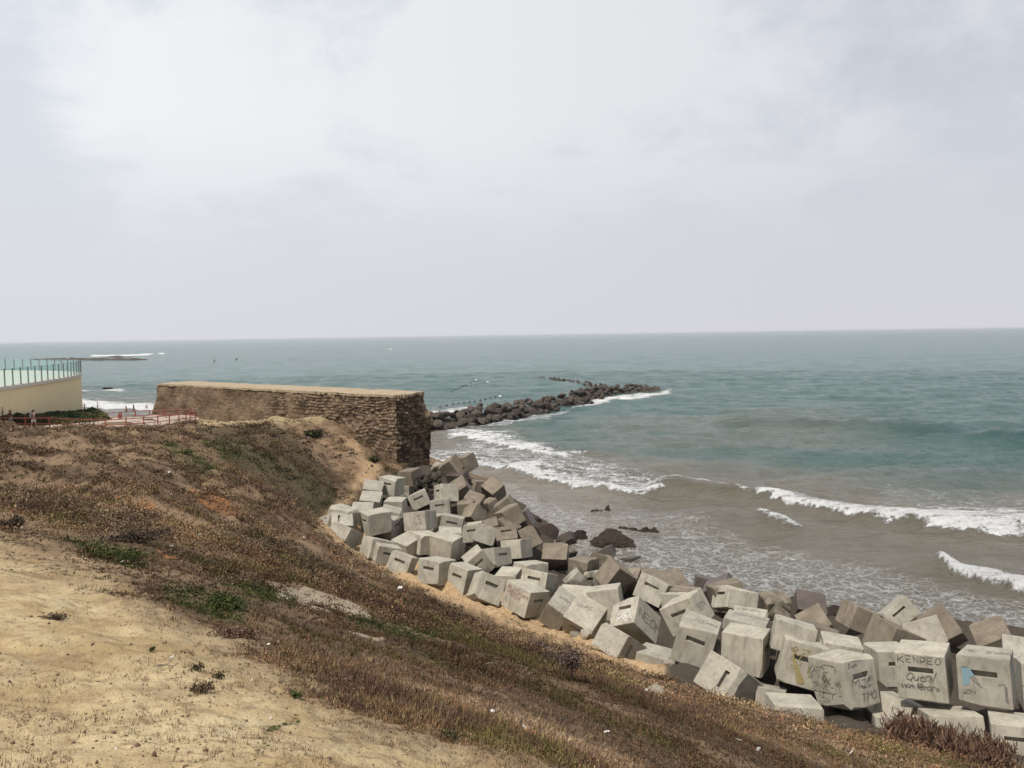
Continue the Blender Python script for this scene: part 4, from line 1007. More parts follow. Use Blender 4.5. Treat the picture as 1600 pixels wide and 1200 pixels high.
# ------------------------------------------------------------------ promenade path and red railings
nearpx = [(0, 671, 70), (40, 671, 71.5), (77.6, 670.5, 73), (125, 672, 75.2), (165, 672.5, 76), (197.5, 671, 76), (225, 669, 77), (247, 667, 78.5), (265, 664.5, 80.2), (280, 663, 82), (291, 661, 84), (298, 660, 86), (306, 659, 88)]
farpx = [(306, 657, 90.5), (297, 654, 91), (276, 653.5, 91.5), (256, 654, 92), (234, 655, 92.5), (212, 656, 93), (190, 657.5, 93.3), (168, 659, 93.5)]
nearw = [at(*p) for p in nearpx]; farw = [at(*p) for p in farpx]
path_in = [Vector((p.x, p.y)) for p in nearw]
outl = [(-30, 80), (-30.2, 88), (-33.5, 95)]
pg = []
NA = [Vector((p.x+.3, p.y-.5)) for p in nearw]
NB = [Vector((-52, 78)), Vector((-51, 79)), Vector((-50, 80)), Vector((-49, 81)), Vector((-48.5, 82.5)), Vector((-48, 85)), Vector((-47.5, 88)), Vector((-47, 91)), Vector((-45, 93)), Vector((-42.5, 93.6)), Vector((-40, 93.6)), Vector((-37.5, 93)), Vector((-35.6, 91.4))]
rows = []
for a, b in zip(NA, NB):
    rows.append([a.lerp(b, i/14) for i in range(15)])
Pxy = np.array([[tuple(p) for p in r_] for r_ in rows])
# one smooth inclined surface through the railing feet
ctr = np.array([tuple(p) for p in nearw[2:]+farw]); Am = np.c_[ctr[:, :2], ctr[:, 0]*ctr[:, 1]*.01, np.ones(len(ctr))]
cf = np.linalg.lstsq(Am, ctr[:, 2], rcond=None)[0]
def pathz(x, y): return cf[0]*x+cf[1]*y+cf[2]*x*y*.01+cf[3]
Zp = np.maximum(pathz(Pxy[..., 0], Pxy[..., 1]), terr(Pxy[..., 0], Pxy[..., 1])+.02)
Vp = np.concatenate([Pxy, Zp[..., None]], -1).reshape(-1, 3)
me = mesh_np('path', Vp, grid_faces(len(rows), 15)[:, ::-1])
tag(link('path', me, mk_plain('path_paving', (.34, .27, .22), .9, .12, 1.2), smooth=True), kind='structure')
M['redrail'] = mk_plain('red_railing_paint', (.25, .058, .042), .55, .2, 4., .4)
def railing(pts, label, nsub):
    o0 = pts[0]
    root = empty('red_railing', o0); tag(root, label, 'railing', 'red railings along the promenade')
    for i, p in enumerate(pts):
        bm = bmesh.new(); b = p-o0
        bx(bm, b+Vector((0, 0, .53)), (.08, .08, 1.10)); bx(bm, b+Vector((0, 0, 1.085)), (.12, .12, .03))
        link('post', bm_mesh(bm), M['redrail'], root)
    for nm, h in (('top_rail', 1.02), ('lower_rail', .52)):
        bm = bmesh.new()
        for a, b in zip(pts, pts[1:]):
            bar(bm, a-o0+Vector((0, 0, h)), b-o0+Vector((0, 0, h)), .038, 6)
        link(nm, bm_mesh(bm), M['redrail'], root)
def onpath(p): return Vector((p.x, p.y, p.z-.02))
railing([onpath(p) for p in nearw], 'red metal railing along the near side of the path, above the slope', 1)
railing([onpath(p) for p in farw], 'red metal railing along the far side of the path, towards the beach', 1)

# ------------------------------------------------------------------ people
M['skin'] = mk_plain('skin', (.36, .21, .15), .6, .1, 4.)
M['hair'] = mk_plain('hair_brown', (.05, .032, .022), .7, .3, 20.)
def cloth(name, c): return mk_plain(name, c, .9, .15, 8.)
def skinned(name, verts, edges, mat, parent, sub=1, root=0):
    me = bpy.data.meshes.new(name)
    me.from_pydata([v[:3] for v in verts], edges, []); me.update()
    o = bpy.data.objects.new(name, me); col.objects.link(o)
    md = o.modifiers.new('skin', 'SKIN')
    for i, sv in enumerate(me.skin_vertices[0].data):
        r_ = verts[i][3]; sv.radius = (r_, r_*(verts[i][4] if len(verts[i]) > 4 else 1)); sv.use_root = (i == root)
    md.use_smooth_shade = True
    if sub:
        sb = o.modifiers.new('sub', 'SUBSURF'); sb.levels = sub; sb.render_levels = sub
    dg = bpy.context.evaluated_depsgraph_get()
    nm = bpy.data.meshes.new_from_object(o.evaluated_get(dg))
    bpy.data.objects.remove(o)
    o = link(name, nm, None, parent, True); nm.materials.clear(); nm.materials.append(mat)
    return o
def person(loc, rz, h, label, shirt, short, group, stride=.12, pack=None, arms=0., hat=None, long_=False):
    k = h/1.75
    t = empty('person', loc, rz); tag(t, label, 'person', group)
    def B(x, y, z, r, a=1): return (x*k, y*k, z*k, r*k, a)
    v = [B(0,0,.98,.115,.8), B(0,0,1.16,.115,.72), B(0,-.01,1.34,.135,.72), B(0,.0,1.48,.065), B(0,-.015,1.56,.068), B(0,-.02,1.645,.088,1.1), B(0,-.015,1.715,.062), B(0,-.115,1.62,.018)]
    e = [(0,1),(1,2),(2,3),(3,4),(4,5),(5,6),(5,7)]
    for sx_ in (-1, 1):
        b = len(v); f = stride*sx_
        v += [B(.17*sx_,0,1.42,.058), B((.22+arms*.1)*sx_,.02-f*.5,1.15,.042), B((.23+arms*.16)*sx_,-.08-f*.8-arms*.15,.92+arms*.2,.030), B((.235+arms*.18)*sx_,-.11-f*.9-arms*.2,.85+arms*.22,.030,.5)]
        e += [(2,b),(b,b+1),(b+1,b+2),(b+2,b+3)]
        for q_ in range(5):
            a_ = (q_-2)*.016
            v.append(B((.235+arms*.18)*sx_+a_*.4, -.125-f*.9-arms*.2+a_, .78+arms*.22+.012*abs(q_-2)+(.03 if q_ == 0 else 0), .0085)); e.append((b+3, len(v)-1))
        b = len(v)
        v += [B(.095*sx_,0,.90,.088), B(.10*sx_,f*.7,.50,.058), B(.10*sx_,f*1.4+.02,.10,.038), B(.105*sx_,f*1.4-.12,.035,.034)]
        e += [(0,b),(b,b+1),(b+1,b+2),(b+2,b+3)]
    skinned('body', v, e, M['skin'], t)
    if shirt:
        sv = [B(0,0,.95,.145,.85), B(0,0,1.16,.135,.78), B(0,-.01,1.34,.155,.78), B(0,0,1.46,.08)]; se = [(0,1),(1,2),(2,3)]
        for sx_ in (-1, 1):
            b = len(sv); sv += [B(.175*sx_,0,1.425,.075), B((.205+arms*.05)*sx_,.01-stride*sx_*.25,1.27,.065)]; se += [(2,b),(b,b+1)]
        skinned('shirt', sv, se, shirt, t)
    if short:
        sv = [B(0,0,.97,.138,.85)]; se = []
        for sx_ in (-1, 1):
            f = stride*sx_; b = len(sv); sv += [B(.095*sx_,0,.88,.105), B(.10*sx_,f*.6,.56,.085)]; se += [(0,b),(b,b+1)]
            if long_: sv.append(B(.10*sx_,f*1.35+.02,.14,.06)); se.append((b+1,b+2))
        skinned('trousers' if long_ else 'shorts', sv, se, short, t)
    skinned('hair', [B(0,.012,1.65,.094,1.05), B(0,.01,1.715,.075), B(0,.05,1.58,.06)], [(0,1),(0,2)], hat or M['hair'], t)
    if pack:
        bm = bmesh.new(); bx(bm, (0, .20*k, 1.24*k), (.32*k, .2*k, .48*k)); bmesh.ops.bevel(bm, geom=list(bm.edges), offset=.05*k, segments=2, affect='EDGES')
        pk = link('backpack', bm_mesh(bm), pack, t)
        bm = bmesh.new(); bx(bm, (0, .32*k, 1.15*k), (.22*k, .06*k, .2*k)); bmesh.ops.bevel(bm, geom=list(bm.edges), offset=.02*k, segments=2, affect='EDGES'); link('pocket', bm_mesh(bm), pack, pk)
    return t
def snap(p, dz=0.): return Vector((p.x, p.y, float(terr(p.x, p.y)[0, ] if np.ndim(terr(p.x, p.y)) else terr(p.x, p.y))+dz))
C_gb = cloth('cloth_greyblue', (.16, .20, .27)); C_rb = cloth('cloth_rust', (.20, .09, .06)); C_wh = cloth('cloth_white', (.6, .58, .55)); C_pk = cloth('cloth_pink', (.45, .22, .22)); C_gr = cloth('pack_grey', (.12, .13, .14)); C_rd = cloth('cloth_red', (.35, .05, .05)); C_dk = cloth('cloth_dark', (.03, .035, .05)); C_lb = cloth('cloth_lightblue', (.30, .42, .5))
GP = 'people walking on the promenade'; GB = 'bathers at the water of the beach'
def onp(px_, py_, d_):
    p = at(px_, py_, d_); z = max(pathz(p.x, p.y), float(terr(p.x, p.y)[0])); return Vector((p.x, p.y, z+.02))
person(onp(4, 664, 74), 2.6, 1.76, 'person in grey-blue shirt at the left picture edge behind the red railing', C_gb, C_dk, GP, .12, None)
person(onp(17, 665, 73.5), 2.9, 1.45, 'shorter person in rust-brown top and light blue shorts behind the railing', C_rb, C_lb, GP, .1)
person(onp(53, 666, 75), 2.75, 1.74, 'person with grey backpack and pinkish shirt walking behind the red railing', C_pk, C_wh, GP, .16, C_gr)
p = at(143, 650, 98); person(Vector((p.x, p.y, 14-1.70-(637.5-533.3)/1250*98)), 2.4, 1.72, 'person in red shirt half hidden behind the leafy bank', C_rd, C_dk, GP, .1)
p = at(187, 652, 104); person(snap(p), .6, 1.7, 'person in dark red walking down to the beach behind the far railing', C_rd, C_dk, GP, .15)
for px_, py_, dz, h, rz, lab, sh, so in ((132, 640, -.45, 1.75, 1., 'dark figure wading nearest the yellow terrace building', None, C_dk), (152.5, 637, -.5, 1.7, 2., 'dark figure wading at the foam line right of the building', None, C_dk),
        (197.5, 647, -.15, 1.74, 3., 'tall bather standing in the wet shallows, middle of the beach gap', None, C_dk), (209, 643, -.4, 1.78, 2.5, 'bather wading beside a second one near the old wall', C_dk, C_dk), (229, 640, -.6, 1.6, .5, 'bather in the foam right beside the ragged left end of the old wall', None, C_rd)):
    p = onz(px_, py_); person(Vector((p.x, p.y, dz)), rz, h, lab, sh, so, GB, .12, None, .4)
p = onz(196, 627.5); person(Vector((p.x, p.y, -1.25)), 2., 1.7, 'swimmer with only head and shoulders above the waves', None, C_dk, GB, .02)

# ------------------------------------------------------------------ rocks
def rock_mesh(seed, sub=3, rough=.22, cuts=9, sc=(1, 1, .75)):
    r_ = np.random.default_rng(seed)
    bm = bmesh.new(); bmesh.ops.create_icosphere(bm, subdivisions=sub, radius=1)
    V = np.array([v.co[:] for v in bm.verts])
    for i in range(cuts):
        n = r_.normal(size=3); n /= np.linalg.norm(n); d_ = r_.uniform(.55, .85)
        t = V@n-d_; V = V-np.maximum(t, 0)[:, None]*n*.92
    nz = fbm(V[:, 0]*1.7+seed, V[:, 1]*1.7+V[:, 2]*1.3, 4, seed)-.5
    V = V*(1+nz[:, None]*rough*2)*np.array(sc)
    for v, c_ in zip(bm.verts, V): v.co = c_
    return bm_mesh(bm)
def mk_rock(name, a, b, dark, rough=.9, spec=.2):
    s = NT(name); v = s.coord('Object'); rn = s.add('ObjectInfo').outputs['Random']
    n1 = s.noise(v, 1.5, 6, .65); n2 = s.noise(v, 9, 4, .7)
    c = s.mix(n1, a, b); c = s.mix(s.ramp(n2, [(.5, 0.), (.7, .8)]), c, dark)
    k_ = s.math('MULTIPLY_ADD', rn, .6, .7)
    c = s.mix(1., c, s.add('CombineColor', {0: k_, 1: k_, 2: k_}).outputs[0], 'MULTIPLY')
    return s.bsdf(c, rough, s.bump(s.math('ADD', n1, s.math('MULTIPLY', n2, .4)), .8, .08), spec)
M['rock'] = mk_rock('rock_brown', (.043, .035, .029), (.082, .067, .054), (.022, .018, .015))
M['blackrock'] = mk_rock('rock_wet_black', (.018, .013, .011), (.045, .032, .025), (.010, .008, .007), .85, .15)
M['stone'] = mk_rock('stone_pale', (.26, .22, .17), (.36, .32, .26), (.15, .12, .09))
M['bankstone'] = mk_rock('stone_brown', (.14, .105, .075), (.22, .17, .125), (.08, .06, .043))
def boulder(name, p, r, sc, rz, mat, seed, label, cat='boulder', group=None, sub=3):
    o = link(name, rock_mesh(seed, sub, sc=sc), mat); o.location = p; o.scale = (r, r, r); o.rotation_euler = (0, 0, rz)
    tag(o, label, cat, group); return o
# the big black rock: high on the left, tapering to the right
bm = bmesh.new(); bmesh.ops.create_icosphere(bm, subdivisions=5, radius=1)
Vr = np.array([v.co[:] for v in bm.verts]); r_ = np.random.default_rng(5)
prof = np.interp(Vr[:, 0], [-1, -.8, -.45, -.1, .3, .7, 1], [.75, 1.05, 1.2, 1.02, .72, .48, .35])
Vr[:, 2] *= prof; Vr[:, 1] *= .62
for i in range(14):
    n = r_.normal(size=3); n[2] = abs(n[2])*.6; n /= np.linalg.norm(n); t = Vr@n-r_.uniform(.62, .9); Vr = Vr-np.maximum(t, 0)[:, None]*n*.8
Vr += (fbm(Vr[:, 0]*4+Vr[:, 2]*2, Vr[:, 1]*4-Vr[:, 2]*3, 5, 2)-.5)[:, None]*Vr*.5+(fbm(Vr[:, 0]*13, Vr[:, 2]*13+Vr[:, 1]*5, 3, 4)-.5)[:, None]*Vr*.16
for v, c_ in zip(bm.verts, Vr): v.co = c_
p = onz(957, 851); o = link('sea_rock', bm_mesh(bm), M['blackrock']); o.location = (p.x, p.y, -.1); o.scale = (2.2, 1.8, 1.12)
tag(o, 'big black rock tapering to the right, standing in the shallows beyond the blocks', 'boulder')
for px_, py_, r, sc, rz, mt, sd, lab in ((903, 840, .75, (1, .9, .85), .4, 'blackrock', 11, 'rounded dark boulder just left of the big black rock'), (886, 846, .85, (1.1, .9, .8), 1., 'rock', 12, 'brown boulder between the pile and the rounded dark one'),
        (853, 836, 1.05, (1.2, 1, .9), 2., 'blackrock', 13, 'dark sloping boulder at the seaward foot of the large tan diamond block'), (834, 816, .6, (1, 1, .8), 2., 'blackrock', 14, 'dark boulder peeking out at the seaward edge above the sloping one'),
        (1242, 948, .55, (1.1, 1, .8), .3, 'blackrock', 17, 'dark rock at the waterline left of the pyramid-like tan block'), (1218, 940, .6, (1.5, .8, .5), .3, 'blackrock', 18, 'dark wet slab of rock behind the small brown slotted block'), (1262, 952, .45, (1.3, 1, .7), 1.3, 'rock', 19, 'small brown rock touching the pyramid-like tan block'), (1303, 962, .6, (1, 1, .8), 1.9, 'blackrock', 20, 'dark rock right of the pyramid-like tan block')):
    p = onz(px_, py_, .15); o = boulder('sea_rock', p, r, sc, rz, M[mt], sd, lab)
def ledge(px0, py0, px1, py1, w_, h_, seed, label):
    A = onz(px0, py0); Bq = onz(px1, py1); d_ = (Bq-A); n = Vector((-d_.y, d_.x, 0)).normalized(); V = []
    for i in range(60):
        for j in range(11):
            t = i/59; q_ = j/10*2-1
            p = A+d_*t+n*(q_*w_*(.5+.5*vnoise(np.array([t*7.]), np.array([seed*1.]), 3)[0]))
            hh_ = h_*(fbm(np.array([t*9.]), np.array([q_*1.1+seed]), 4, seed)[0]*2.1-.62)*max(0, 1-abs(q_)**2)*min(1, 8*t, 8*(1-t))-.08
            V.append((p.x, p.y, hh_))
    tag(link('sea_ledge', mesh_np('l', V, grid_faces(60, 11)), M['blackrock']), label, 'rock ledge')
ledge(917, 802, 956, 798.5, .35, .55, 4, 'flat dark rock awash alone in the brown shallows')
ledge(958, 826, 1032, 831.5, .3, .42, 9, 'thin broken line of dark rock awash behind the big black rock')
# rubble heap below the wall
rb = empty('rubble_heap', at(660, 765, 57)); tag(rb, 'heap of broken brown stones between the blocks and the foot of the old wall', 'rubble')
for i in range(70):
    a = random.random(); p = Vector((random.gauss(0, .55), random.gauss(0, .7), random.uniform(-.9, .5)*(1-a*.2)))
    if i >= 70: break
    o = link('stone', rock_mesh(100+i % 9, 1, .25, 6), M['rock'], rb); o.location = p+Vector((0, .6, .5)); r = random.uniform(.14, .36); o.scale = (r, r, r); o.rotation_euler = (random.random()*6, random.random()*6, random.random()*6)
boulder('boulder', at(683, 729, 66), .62, (1, 1, .8), .5, M['stone'], 31, 'pale stone between the old wall and the topmost brown blocks')
# stones at the toe and on the slope
def gnd(px_, py_, d_, dz=0.):
    p = at(px_, py_, d_); return Vector((p.x, p.y, float(terr(p.x, p.y)[0])+dz))
for px_, py_, d_, r, lab in ((899, 995, 32.4, .26, 'left of two pale stones in the sand below the broad tilted block'), (916, 999, 31.8, .30, 'right of two pale stones in the sand below the broad tilted block'), (1026, 1121, 13.2, .16, 'pale stone lying alone in the brown scrub'),
        (1192, 1096, 22.2, .30, 'brown stone at the grass edge beside the low pale slab'), (1046, 1055, 27, .28, 'brown stone at the foot of the narrow block end')):
    boulder('stone', gnd(px_, py_, d_, r*.35), r, (1.2, 1, .8), random.random()*6, M['stone'], int(px_), lab, 'stone', sub=2)

# loose stones on the eroded bank below the wall
for i in range(26):
    pt = (random.uniform(470, 590), random.uniform(675, 740))
    if pt[1]-675 < (pt[0]-530)*.9-8: continue
    boulder('stone', gnd(pt[0], pt[1], 68-(pt[1]-675)*.12, .05), random.uniform(.08, .2), (1.2, 1, .8), random.random()*6, M['bankstone'], 300+i, 'small stone on the eroded brown bank left of the old wall', 'stone', 'small stones on the eroded bank', sub=2)
# breakwater of boulders
BW = [(645, 672, 2.3, 9), (690, 667, 2.4, 9), (760, 655, 2.2, 8.5), (810, 646, 2.1, 8.5), (860, 637, 2.0, 8), (905, 626, 1.9, 8), (940, 615.5, 2.1, 9), (985, 613, 2.0, 8), (1026, 610.5, .7, 5)]
BX = [(952, 609, 1.3, 5), (925, 603.5, .8, 4), (900, 597.5, .7, 4), (872, 593.5, .45, 3), (838, 590, .2, 2)]
def ridge_pts(L, step):
    P = [(onz(a, b), h, w_) for a, b, h, w_ in L]; o = []
    for (p, h, w_), (q_, h2, w2) in zip(P, P[1:]):
        n = max(2, int((q_-p).length/step))
        for i in range(n):
            t = i/n; o.append((p.lerp(q_, t), h+(h2-h)*t, w_+(w2-w_)*t, (q_-p).normalized()))
    return o
def core(L, root, nm):
    pts = ridge_pts(L, 2.); V = []; m_ = 9
    for p, h, w_, d_ in pts:
        n = Vector((d_.y, -d_.x, 0))
        for i in range(m_):
            t = i/(m_-1)*2-1
            q_ = p+n*(t*w_*.48); zz = -.9+(h*.5+.9)*max(0, 1-abs(t)**1.6)
            V.append((q_.x, q_.y, zz+random.gauss(0, .12)))
    return mesh_np(nm, V, grid_faces(len(pts), m_))
me = core(BW, None, 'c'); o = link('rubble_core', me, M['rock']); tag(o, 'dark rubble packed under the boulders of the long breakwater', 'rubble', kind='stuff')
me = core(BX, None, 'c'); o = link('rubble_core', me, M['rock']); tag(o, 'dark rubble under the low far spur of the breakwater', 'rubble', kind='stuff')
protos = [rock_mesh(200+i, 3, .12, 18, (1, random.uniform(.75, 1), random.uniform(.6, .85))) for i in range(10)]
for m_ in protos: m_.materials.append(M['rock'])
nb_ = 0; cand = []
for L, step in ((BW, .8), (BX, 1.1)):
    for p, h, w_, d_ in ridge_pts(L, step):
        n = Vector((d_.y, -d_.x, 0))
        if n.y > 0: n = -n                      # n points to the viewer's side
        for _ in range(2 if L is BW else 1):
            t = random.uniform(-.3, 1.05)
            q_ = p+n*(t*w_*.5)+d_*random.uniform(-.5, .5); zz = h*(1-abs(t)**1.6)*.85+random.uniform(-.15, .2)
            r = random.uniform(.5, 1.1)*(1 if L is BW else .6)*(1.2 if q_.y < 140 else 1)
            cand.append((q_, max(zz, .05), r))
random.shuffle(cand)
for q_, zz, r in cand[:295]:
    o = bpy.data.objects.new('breakwater_boulder', random.choice(protos)); col.objects.link(o)
    o.location = (q_.x, q_.y, zz); o.scale = (r, r*random.uniform(.8, 1.1), r*random.uniform(.7, 1)); o.rotation_euler = (random.gauss(0, .4), random.gauss(0, .4), random.random()*6.3)
    tag(o, 'dark brown boulder in the breakwater running out into the sea', 'boulder', 'boulders of the breakwater')
# far low breakwaters
def far_ridge(L, label, seed):
    me = core(L, None, 'f'); V = np.empty(len(me.vertices)*3, np.float32); me.vertices.foreach_get('co', V); V = V.reshape(-1, 3)
    V[:, 2] += (fbm(V[:, 0]*.25, V[:, 1]*.25, 3, seed)-.5)*2.*(V[:, 2] > .2); me.vertices.foreach_set('co', V.ravel())
    tag(link('far_breakwater', me, M['rock']), label, 'breakwater')
far_ridge([(40, 562.4, .5, 8), (80, 562.4, 2.4, 12), (160, 562.6, 3.2, 12), (205, 562.8, 2.6, 12), (222, 562.6, 1.6, 9), (236, 562.4, .2, 6)], 'long low dark breakwater far out behind the glass balustrade', 5)
far_ridge([(168, 558.2, 1.5, 10), (190, 558.2, 2.2, 10), (212, 558.0, .8, 8)], 'thin sliver of reef beyond the far breakwater', 6)
# floats on lines
M['float'] = mk_plain('float_dark', (.05, .04, .03), .6, .2, 3.); M['floatw'] = mk_plain('float_white', (.75, .75, .72), .5, .1, 3.)
sph = None
def buoy_line(a, b, n, label):
    A = onz(*a); Bq = onz(*b); root = empty('buoy_line', A); tag(root, label, 'buoy line', 'buoy lines behind the breakwater')
    bm = bmesh.new(); pr = None
    for i in range(n):
        t = i/(n-1); p = A.lerp(Bq, t)+Vector((0, math.sin(t*9)*1.2, .34))-A
        big = i == n-1
        b2 = bmesh.new(); bmesh.ops.create_uvsphere(b2, u_segments=10, v_segments=7, radius=.27 if big else .18, matrix=Matrix.Translation(p) @ Matrix.Diagonal((1.3, 1, .9, 1)))
        link('float', bm_mesh(b2), M['floatw' if big else 'float'], root, True)
        if pr is not None: bar(bm, pr-Vector((0, 0, .2)), p-Vector((0, 0, .2)), .015, 5)
        pr = p
    link('rope', bm_mesh(bm), M['float'], root)
buoy_line((705.5, 614), (744, 595.5), 9, 'steepest line of dark floats slanting away behind the breakwater')
buoy_line((716, 607.5), (762, 599), 8, 'short line of floats ending in a white buoy, farther out')
buoy_line((688, 638), (781.5, 622), 12, 'longest line of floats, nearest the breakwater, with a white end buoy')
def marker(px_, py_, r, lab):
    p = onz(px_, py_); root = empty('buoy', p); tag(root, lab, 'buoy')
    bm = bmesh.new(); bmesh.ops.create_uvsphere(bm, u_segments=12, v_segments=8, radius=r, matrix=Matrix.Diagonal((1.2, 1.2, .8, 1))); link('hull', bm_mesh(bm), M['float'], root, True)
    bm = bmesh.new(); bar(bm, (0, 0, r*.4), (0, 0, r*2.6), r*.25, 6, r*.12); link('mast', bm_mesh(bm), M['float'], root)
marker(335, 565.5, .9, 'small dark buoy alone on the open sea above the old wall'); marker(369.5, 562, .7, 'tiny dark buoy farther out, right of the other lone one')
p = onz(167.5, 607.3); boulder('sea_rock', p, 1.0, (1.8, 1, .6), 0., M['blackrock'], 77, 'small dark rock in the swell off the beach')

# ------------------------------------------------------------------ dry ground cover
s = NT('dry_blade'); M['blade'] = s.bsdf(s.attr('Col', 'Color'), .9, None, .08)
def scatter(n, d0, d1, power=1.):
    """random points over the ground, denser near the eye"""
    r_ = d0*(d1/d0)**(rng.random(n)**power); a = np.radians(rng.uniform(-44, 44, n))
    return r_*np.sin(a), r_*np.cos(a), r_
def tufts(n, d0, d1, nb, hfun, wfun, keep, colf, lean=.75, clump=True):
    x, y, r_ = scatter(n, d0, d1)
    z = terr(x, y); P = np.stack([x, y, z], -1)
    zn = zones(P)
    k = keep(zn, x, y) > rng.random(n)
    k &= (zn['px'] > -60) & (zn['px'] < 1700) & (zn['py'] < 1330)
    k &= ~(inpoly(zn['px'], zn['py'], TOE2) & (z < 5)) & (y < 74)
    P = P[k]; x = x[k]; y = y[k]; r_ = r_[k]; zn = {q_: v[k] for q_, v in zn.items()}
    m = len(P); h = hfun(zn, x, y, r_); wd = wfun(r_); C = colf(zn, x, y)
    P = np.repeat(P, nb, 0); h = np.repeat(h, nb)*rng.uniform(.45, 1.15, m*nb); wd = np.repeat(wd, nb)*rng.uniform(.7, 1.3, m*nb); C = np.repeat(C, nb, 0)*rng.uniform(.65, 1.4, (m*nb, 1))
    P = P+np.stack([rng.normal(0, 1, m*nb)*h*.45, rng.normal(0, 1, m*nb)*h*.45, -.12*h], -1)
    a = rng.uniform(0, 6.283, m*nb); l_ = np.abs(rng.normal(0, lean, m*nb))
    dr = np.stack([np.cos(a)*l_+.12, np.sin(a)*l_-.06, np.ones(m*nb)], -1); dr /= np.linalg.norm(dr, axis=1)[:, None]
    b = rng.uniform(0, 6.283, m*nb); sd = np.stack([np.cos(b), np.sin(b), 0*b], -1)*wd[:, None]
    V = np.stack([P-sd, P+sd, P+dr*h[:, None]], 1).reshape(-1, 3)
    F = np.arange(3*m*nb).reshape(-1, 3)
    return V, F, np.repeat(C, 3, 0)
PAL = np.array([[.170, .112, .066], [.078, .048, .033], [.275, .195, .115], [.13, .098, .048], [.175, .100, .056], [.170, .118, .086]])
def scrubcol(zn, x, y):
    a, b = sl(x, y)
    f = fbm(a*.22, b*.95, 4, 131); g = fbm(x*.8, y*.8, 3, 137); f2 = fbm(a*.9, b*2.4, 3, 133)
    q_ = f*.65+f2*.35+rng.normal(0, .045, len(x))
    i = np.clip(((q_-.34)/.32*6).astype(int), 0, 5)
    C = PAL[np.array([2, 5, 0, 4, 3, 1])[i]]
    gr = (zn['green'] > .5) & (rng.random(len(x)) < .9)
    C = np.where(gr[:, None], np.where(rng.random((len(x), 1)) < .7, np.array([[.060, .074, .025]]), np.array([[.10, .105, .035]])), C)
    ol = (g > .66) & ~gr & (rng.random(len(x)) < .6)
    C = np.where(ol[:, None], np.array([[.105, .088, .034]]), C)
    big_ = fbm(a*.10+5, b*.42, 3, 139)
    return C*(1.12*(.50+.95*sstep(.36, .64, big_*.6+f*.4))*(1-.35*zn['dark']))[:, None]
def keep_scrub(zn, x, y):
    a, b = sl(x, y); f = fbm(a*.6, b*1.6, 4, 140)
    k = sstep(.72, .25, zn['bare']+(fbm(x*1.1, y*1.1, 3, 144)-.5)*.8)*(.45+.55*sstep(.38, .58, f))
    k = np.maximum(k, zn['green']*.95)
    k = np.maximum(k, .9*zn['dark'])*(1-.3*zn['earth'])
    return k*(1-.96*zn['sand'])*(1-.92*zn['grey'])*(1-.8*zn['dry'])*(1-.7*zn['orange'])
def hs(zn, x, y, r_):
    a, b = sl(x, y); f = fbm(a*.5, b*1.4, 3, 150)
    fd = fbm(a*.22, b*.95, 4, 131)*.65+fbm(a*.9, b*2.4, 3, 133)*.35
    return (.03+.07*f+.10*sstep(.50, .64, fd))*(1-.45*zn['green'])*np.interp(r_, [3, 10, 30, 70], [.5, .75, 1.4, 2.])*(.45+.55*sstep(.45, .1, zn['bare']))
W1 = lambda r_: np.interp(r_, [3, 10, 30, 70], [.0035, .006, .016, .04])
def stuff(name, label, cat, parts):
    V = np.concatenate([p[0] for p in parts]); C = np.concatenate([p[2] for p in parts])
    F = []; n = 0
    for p in parts: F.append(p[1]+n); n += len(p[0])
    me = mesh_np(name, V, np.concatenate(F)); cattr(me, 'Col', C)
    tag(link(name, me, M['blade']), label, cat, kind='stuff')
stuff('dry_scrub', 'low dry brown and purple scrub covering the whole slope', 'scrub', [tufts(62000, 3, 16, 9, hs, W1, keep_scrub, scrubcol), tufts(72000, 12, 75, 7, hs, W1, keep_scrub, scrubcol)])

def cushions(n, d0, d1, nl, rfun, lfun, flat=.45):
    x, y, r_ = scatter(n, d0, d1); P = np.stack([x, y, terr(x, y)], -1); zn = zones(P)
    a, b = sl(x, y); fd = fbm(a*.22, b*.95, 4, 131)*.65+fbm(a*.9, b*2.4, 3, 133)*.35
    k = np.maximum(sstep(.42, .58, fd+(fbm(x*.9, y*.9, 3, 145)-.5)*.25), .9*np.maximum(zn['green'], .8*zn['dark']))*sstep(.62, .3, zn['bare'])*(1-.45*zn['earth'])*(1-.97*zn['sand'])*(1-.9*zn['grey'])*(1-.7*zn['dry'])
    k = (k > rng.random(n)) & (zn['px'] > -80) & (zn['px'] < 1700) & (zn['py'] < 1330) & ~(inpoly(zn['px'], zn['py'], TOE2) & (P[:, 2] < 5)) & (y < 74)
    P = P[k]; r_ = r_[k]; zn = {q_: v[k] for q_, v in zn.items()}; m_ = len(P)
    C = scrubcol(zn, P[:, 0], P[:, 1])*rng.uniform(.55, 1.25, (m_, 1))
    R_ = rfun(r_)*rng.uniform(.45, 1.4, m_)
    P = np.repeat(P, nl, 0); R_ = np.repeat(R_, nl); C = np.repeat(C, nl, 0)*rng.uniform(.75, 1.25, (m_*nl, 1)); L = np.repeat(lfun(r_), nl)
    u = rng.normal(size=(m_*nl, 3)); u /= np.linalg.norm(u, axis=1)[:, None]; u[:, 2] = np.abs(u[:, 2])*flat
    Q = P+u*(R_*rng.random(m_*nl)**.4)[:, None]; Q[:, 2] -= .02
    return leaf_cloud(Q, m_*nl, L, C, .9)
stuff('low_shrubs', 'cushions of low brown and olive shrubs dotted over the slope', 'scrub', [cushions(9000, 4, 16, 46, lambda r_: .05+.012*r_, lambda r_: .010+.0015*r_), cushions(22000, 13, 75, 44, lambda r_: .15+.009*r_, lambda r_: .022+.0015*r_)])

